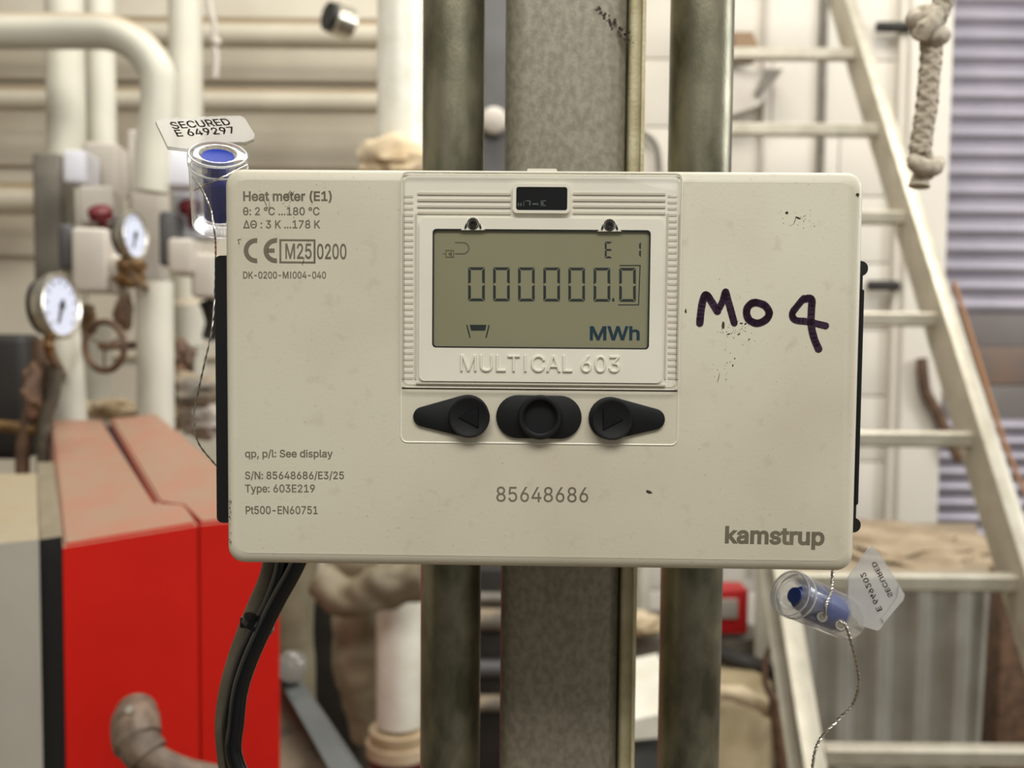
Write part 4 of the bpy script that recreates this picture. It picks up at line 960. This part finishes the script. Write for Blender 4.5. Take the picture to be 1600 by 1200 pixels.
one(lambda b: (lump(b, at(204, 437, 1.63), (.026, .03, .014), 3, .3), lump(b, at(205, 415, 1.63), (.022, .03, .02), 9, .3)), 'brass_fitting', 'brass', 'brass fitting below the smaller gauge', 'fitting')
one(lambda b: b.lathe(at(295, 505, 2.23), (0, 0, 1), [(-.06, .012), (-.053, .035), (.041, .04), (.058, .024)], 24), 'white_capsule_valve', 'white', 'white rounded valve body between the short pipe and the meter', 'valve')
one(lambda b: (crumple(b, [at(322, 470, 1.8), at(334, 500, 1.8), at(326, 530, 1.8)], [.014, .016, .012], .2)), 'dark_valve_lever', 'dark', 'dark valve lever beside the left edge of the meter', 'lever')
for i, (x, y, a, b_, m_, lab) in enumerate(((300, 610, .05, .03, 'concrete', 'mottled fitting above the right end of the boiler top'), (320, 655, .045, .035, 'lightgrey', 'grey rounded fitting by the seal wire'), (275, 645, .05, .03, 'tan', 'tan fitting right behind the boiler top'), (62, 610, .014, .05, 'brown', 'brown fitting left of the near white pipe'), (175, 640, .06, .02, 'tan', 'tan lump behind the boiler top edge'), (130, 500, .018, .03, 'brass', 'brass pipe joint behind the handwheel'), (193, 490, .012, .04, 'brown', 'brown pipe joint between the two short white pipes'), (275, 560, .04, .05, 'brown', 'brown fitting right of the short white pipe'))):
    one(lambda q: lump(q, at(x, y, (1.70, 1.78, 1.86, 1.43, 1.82, 1.68, 1.97, 2.16)[i]), (a, .04, b_), i * 2 + 1, .4, 2.6), 'pipe_fitting', m_, lab, 'fitting', 'clutter of fittings behind the boiler')
mb = MB(); pbox(mb, -80, 522, 40, 720, 1.5, .07, .015); single(mb, 'dark_pump', M['dark'], 'black pump body at the left edge above the grey casing', 'pump')
for pts, m_, lab in ((((62, 530), (60, 590), (48, 640), (36, 700), (36, 780)), 'brown', 'brown copper pipe curving down left of the near white pipe'), (((88, 570), (82, 620), (70, 660), (68, 740)), 'cablegrey', 'grey brown pipe beside the copper pipe'), (((-30, 664), (20, 668), (60, 672)), 'brass', 'short horizontal copper pipe at the left edge')):
    mb = MB(); mb.tube(crom([at(x, y, 1.42) for x, y in pts], 8), .010, 12); single(mb, 'copper_pipe', M[m_], lab, 'pipe', 'copper pipes at the left edge')

# ------------------------------------------------------------------ red boiler
bo = empty('red_boiler', Vector((at(200, 1100, 1.05).x, 1.1, 0)), 'bright red boiler casing with a dusty salmon top, lower left', 'boiler')
def P3(x, y, Y): return at(x, y, Y)
YFL, YFR, YB_ = .95, 1.09, 1.5
def yf(px):   # depth along the front edge
    t = (px - 98) / (430 - 98); return YFL + (YFR - YFL) * t
def body(name, top, n_front, label=None, lab_m='red'):
    """top = polygon of picture points with depth; extruded straight down to the floor"""
    mb = MB(); t = [P3(*p) for p in top]; mb.loft([t, [Vector((p.x, p.y, .02)) for p in t]]); bmesh.ops.bevel(mb.bm, geom=[e for e in mb.bm.edges if e.verts[0].co.z > .1 and e.verts[1].co.z > .1], offset=.003, segments=2, affect='EDGES')
    return part(mb, name, M[lab_m], bo, True, label)
body('left_casing', [(98, 851, YFL), (309, 817, yf(309)), (289, 786, yf(289) + .055), (236, 788, yf(236) + .09), (160, 656, YB_), (80, 656, YB_ - .02)], 0)
body('right_casing', [(312, 816, yf(312)), (436, 806, YFR), (300, 694, YB_ - .16), (246, 646, YB_ + .02), (172, 654, YB_), (248, 785, yf(248) + .092), (292, 785, yf(292) + .055)], 0)
mb = MB(); tpp = [(104, 862, YFL + .02), (425, 820, YFR + .02), (300, 710, YB_ - .16), (246, 660, YB_), (90, 664, YB_ - .03)]
t = [P3(*p) for p in tpp]; mb.loft([[Vector((p.x, p.y, p.z - .004)) for p in t], [Vector((p.x, p.y, .03)) for p in t]]); part(mb, 'gap_shade_fill', M['gap'], bo)  # dark fill under the casings, its colour stands for shade in the gap
gc = empty('grey_casing', at(0, 1100, .9) * 1 - Vector((0, 0, at(0, 1100, .9).z)), 'grey white boiler casing with beige dusty top at the far left edge', 'casing')
mb = MB(); t = [at(-160, 866, .90), at(61, 843, .92), at(57, 740, 1.16), at(-110, 742, 1.16)]; mb.loft([t, [Vector((p.x, p.y, .02)) for p in t]]); part(mb, 'shell', M['greycab'], gc)
mb = MB(); t = [at(62, 843, .95), at(97, 838, .955), at(84, 722, 1.24), at(58, 722, 1.24)]; mb.loft([t, [Vector((p.x, p.y, .02)) for p in t]]); single(mb, 'black_side_panel', M['blackcab'], 'narrow black panel between the grey casing and the red boiler', 'panel')
# armoured hose elbow
hs_ = empty('armoured_hose', at(215, 1150, .88), 'dusty brown hose with a fat elbow fitting in front of the red boiler', 'hose')
mb = MB(); mb.tube(crom([at(x, y, Y) for x, y, Y in ((213, 1112, .915), (212, 1135, .89), (216, 1160, .875), (232, 1182, .87))], 8), [S(33, .88)] * 5 + [S(38, .88)] * 12 + [S(33, .88)] * 8, 24); part(mb, 'elbow', M['hose'], hs_)
mb = MB(); mb.tube(crom([at(x, y, .87) for x, y in ((222, 1172), (245, 1192), (285, 1210), (340, 1222))], 8), S(26, .87), 20); part(mb, 'hose', M['hose'], hs_)
mb = MB(); q = at(205, 1112, .87); mb.tube([q + Vector((0, 0, .0)), q + Vector((0, -.004, .004))], .004, 8); part(mb, 'screw', M['chrome'], hs_)

# ------------------------------------------------------------------ below the meter, left of the conduit
one(lambda b: crumple(b, [at(466, 840, 2.08), at(458, 920, 2.08), at(456, 1000, 2.08), at(460, 1110, 2.08), at(460, 1700, 2.08)], [.050, .048, .046, .046], .04, 4), 'tan_duct', 'foil', 'dull tan duct descending right of the cables', 'duct')
one(lambda b: crumple(b, [at(566, 800, 1.85), at(564, 880, 1.85), at(560, 940, 1.85), at(562, 1010, 1.85), at(568, 1080, 1.87), at(572, 1150, 1.9)], [.07, .07, .052, .056, .045, .03], .16, 4, 3), 'foil_wrapped_pipe', 'foil', 'crumpled foil wrapped pipe left of the white jacketed pipe', 'pipe')
one(lambda b: crumple(b, [at(500, 905, 1.66), at(545, 935, 1.64), at(600, 915, 1.64), at(660, 900, 1.64)], [.03, .035, .04, .04], .2, 6, 5), 'foil_sleeve', 'foildark', 'crumpled foil sleeve crossing just below the meter', 'sleeve')
one(lambda b: pbox(b, 485, 930, 560, 1300, 2.3, .2, .01), 'gap_shade_block', 'dark', 'dark block put in as the shade of the gap behind the foil wrapped pipe', 'cabinet')  # dark block added so the gap beside the duct looks shaded
mb = MB(); a = [at(424, 1040, 1.35), at(448, 1040, 1.35), at(575, 1230, 1.15), at(530, 1230, 1.15)]; mb.prism(a, (0, .06, -.03)); single(mb, 'steel_beam', M['steelbeam'], 'blue grey steel bar slanting down right of the red boiler', 'beam', smooth=False)
mb = MB(); mb.prism([at(424, 1062, 1.4), at(440, 1062, 1.4), at(560, 1260, 1.2), at(400, 1260, 1.2)], (0, .12, -.04)); single(mb, 'mottled_plinth', M['concrete'], 'mottled brown concrete plinth between the boiler and the steel bar', 'plinth', smooth=False)
sg2 = empty('sight_glass', at(455, 1035, 1.3), 'rounded glossy sight glass at the upper end of the steel bar', 'sight glass')
mb = MB(); mb.lathe(at(456, 1040, 1.3), (.35, -.8, .4), [(-.02, .018), (0, .021), (.006, .020), (.012, .014), (.014, .003)], 24); part(mb, 'bowl', M['clear'], sg2)
mb = MB(); mb.lathe(at(456, 1043, 1.31), (.35, -.8, .4), [(-.03, .016), (-.012, .02), (-.004, .02)], 24); part(mb, 'socket', M['midgrey'], sg2)
for x, y in ((446, 1024), (462, 1036)):
    mb = MB(); c_ = at(x, y, 1.276); mb.tube([c_ + Vector((S(5.5, 1.28) * math.cos(t), 0, S(5.5, 1.28) * math.sin(t))) for t in [2 * math.pi * k / 16 for k in range(17)]], .0008, 6, False); part(mb, 'ring', M['chrome'], sg2)
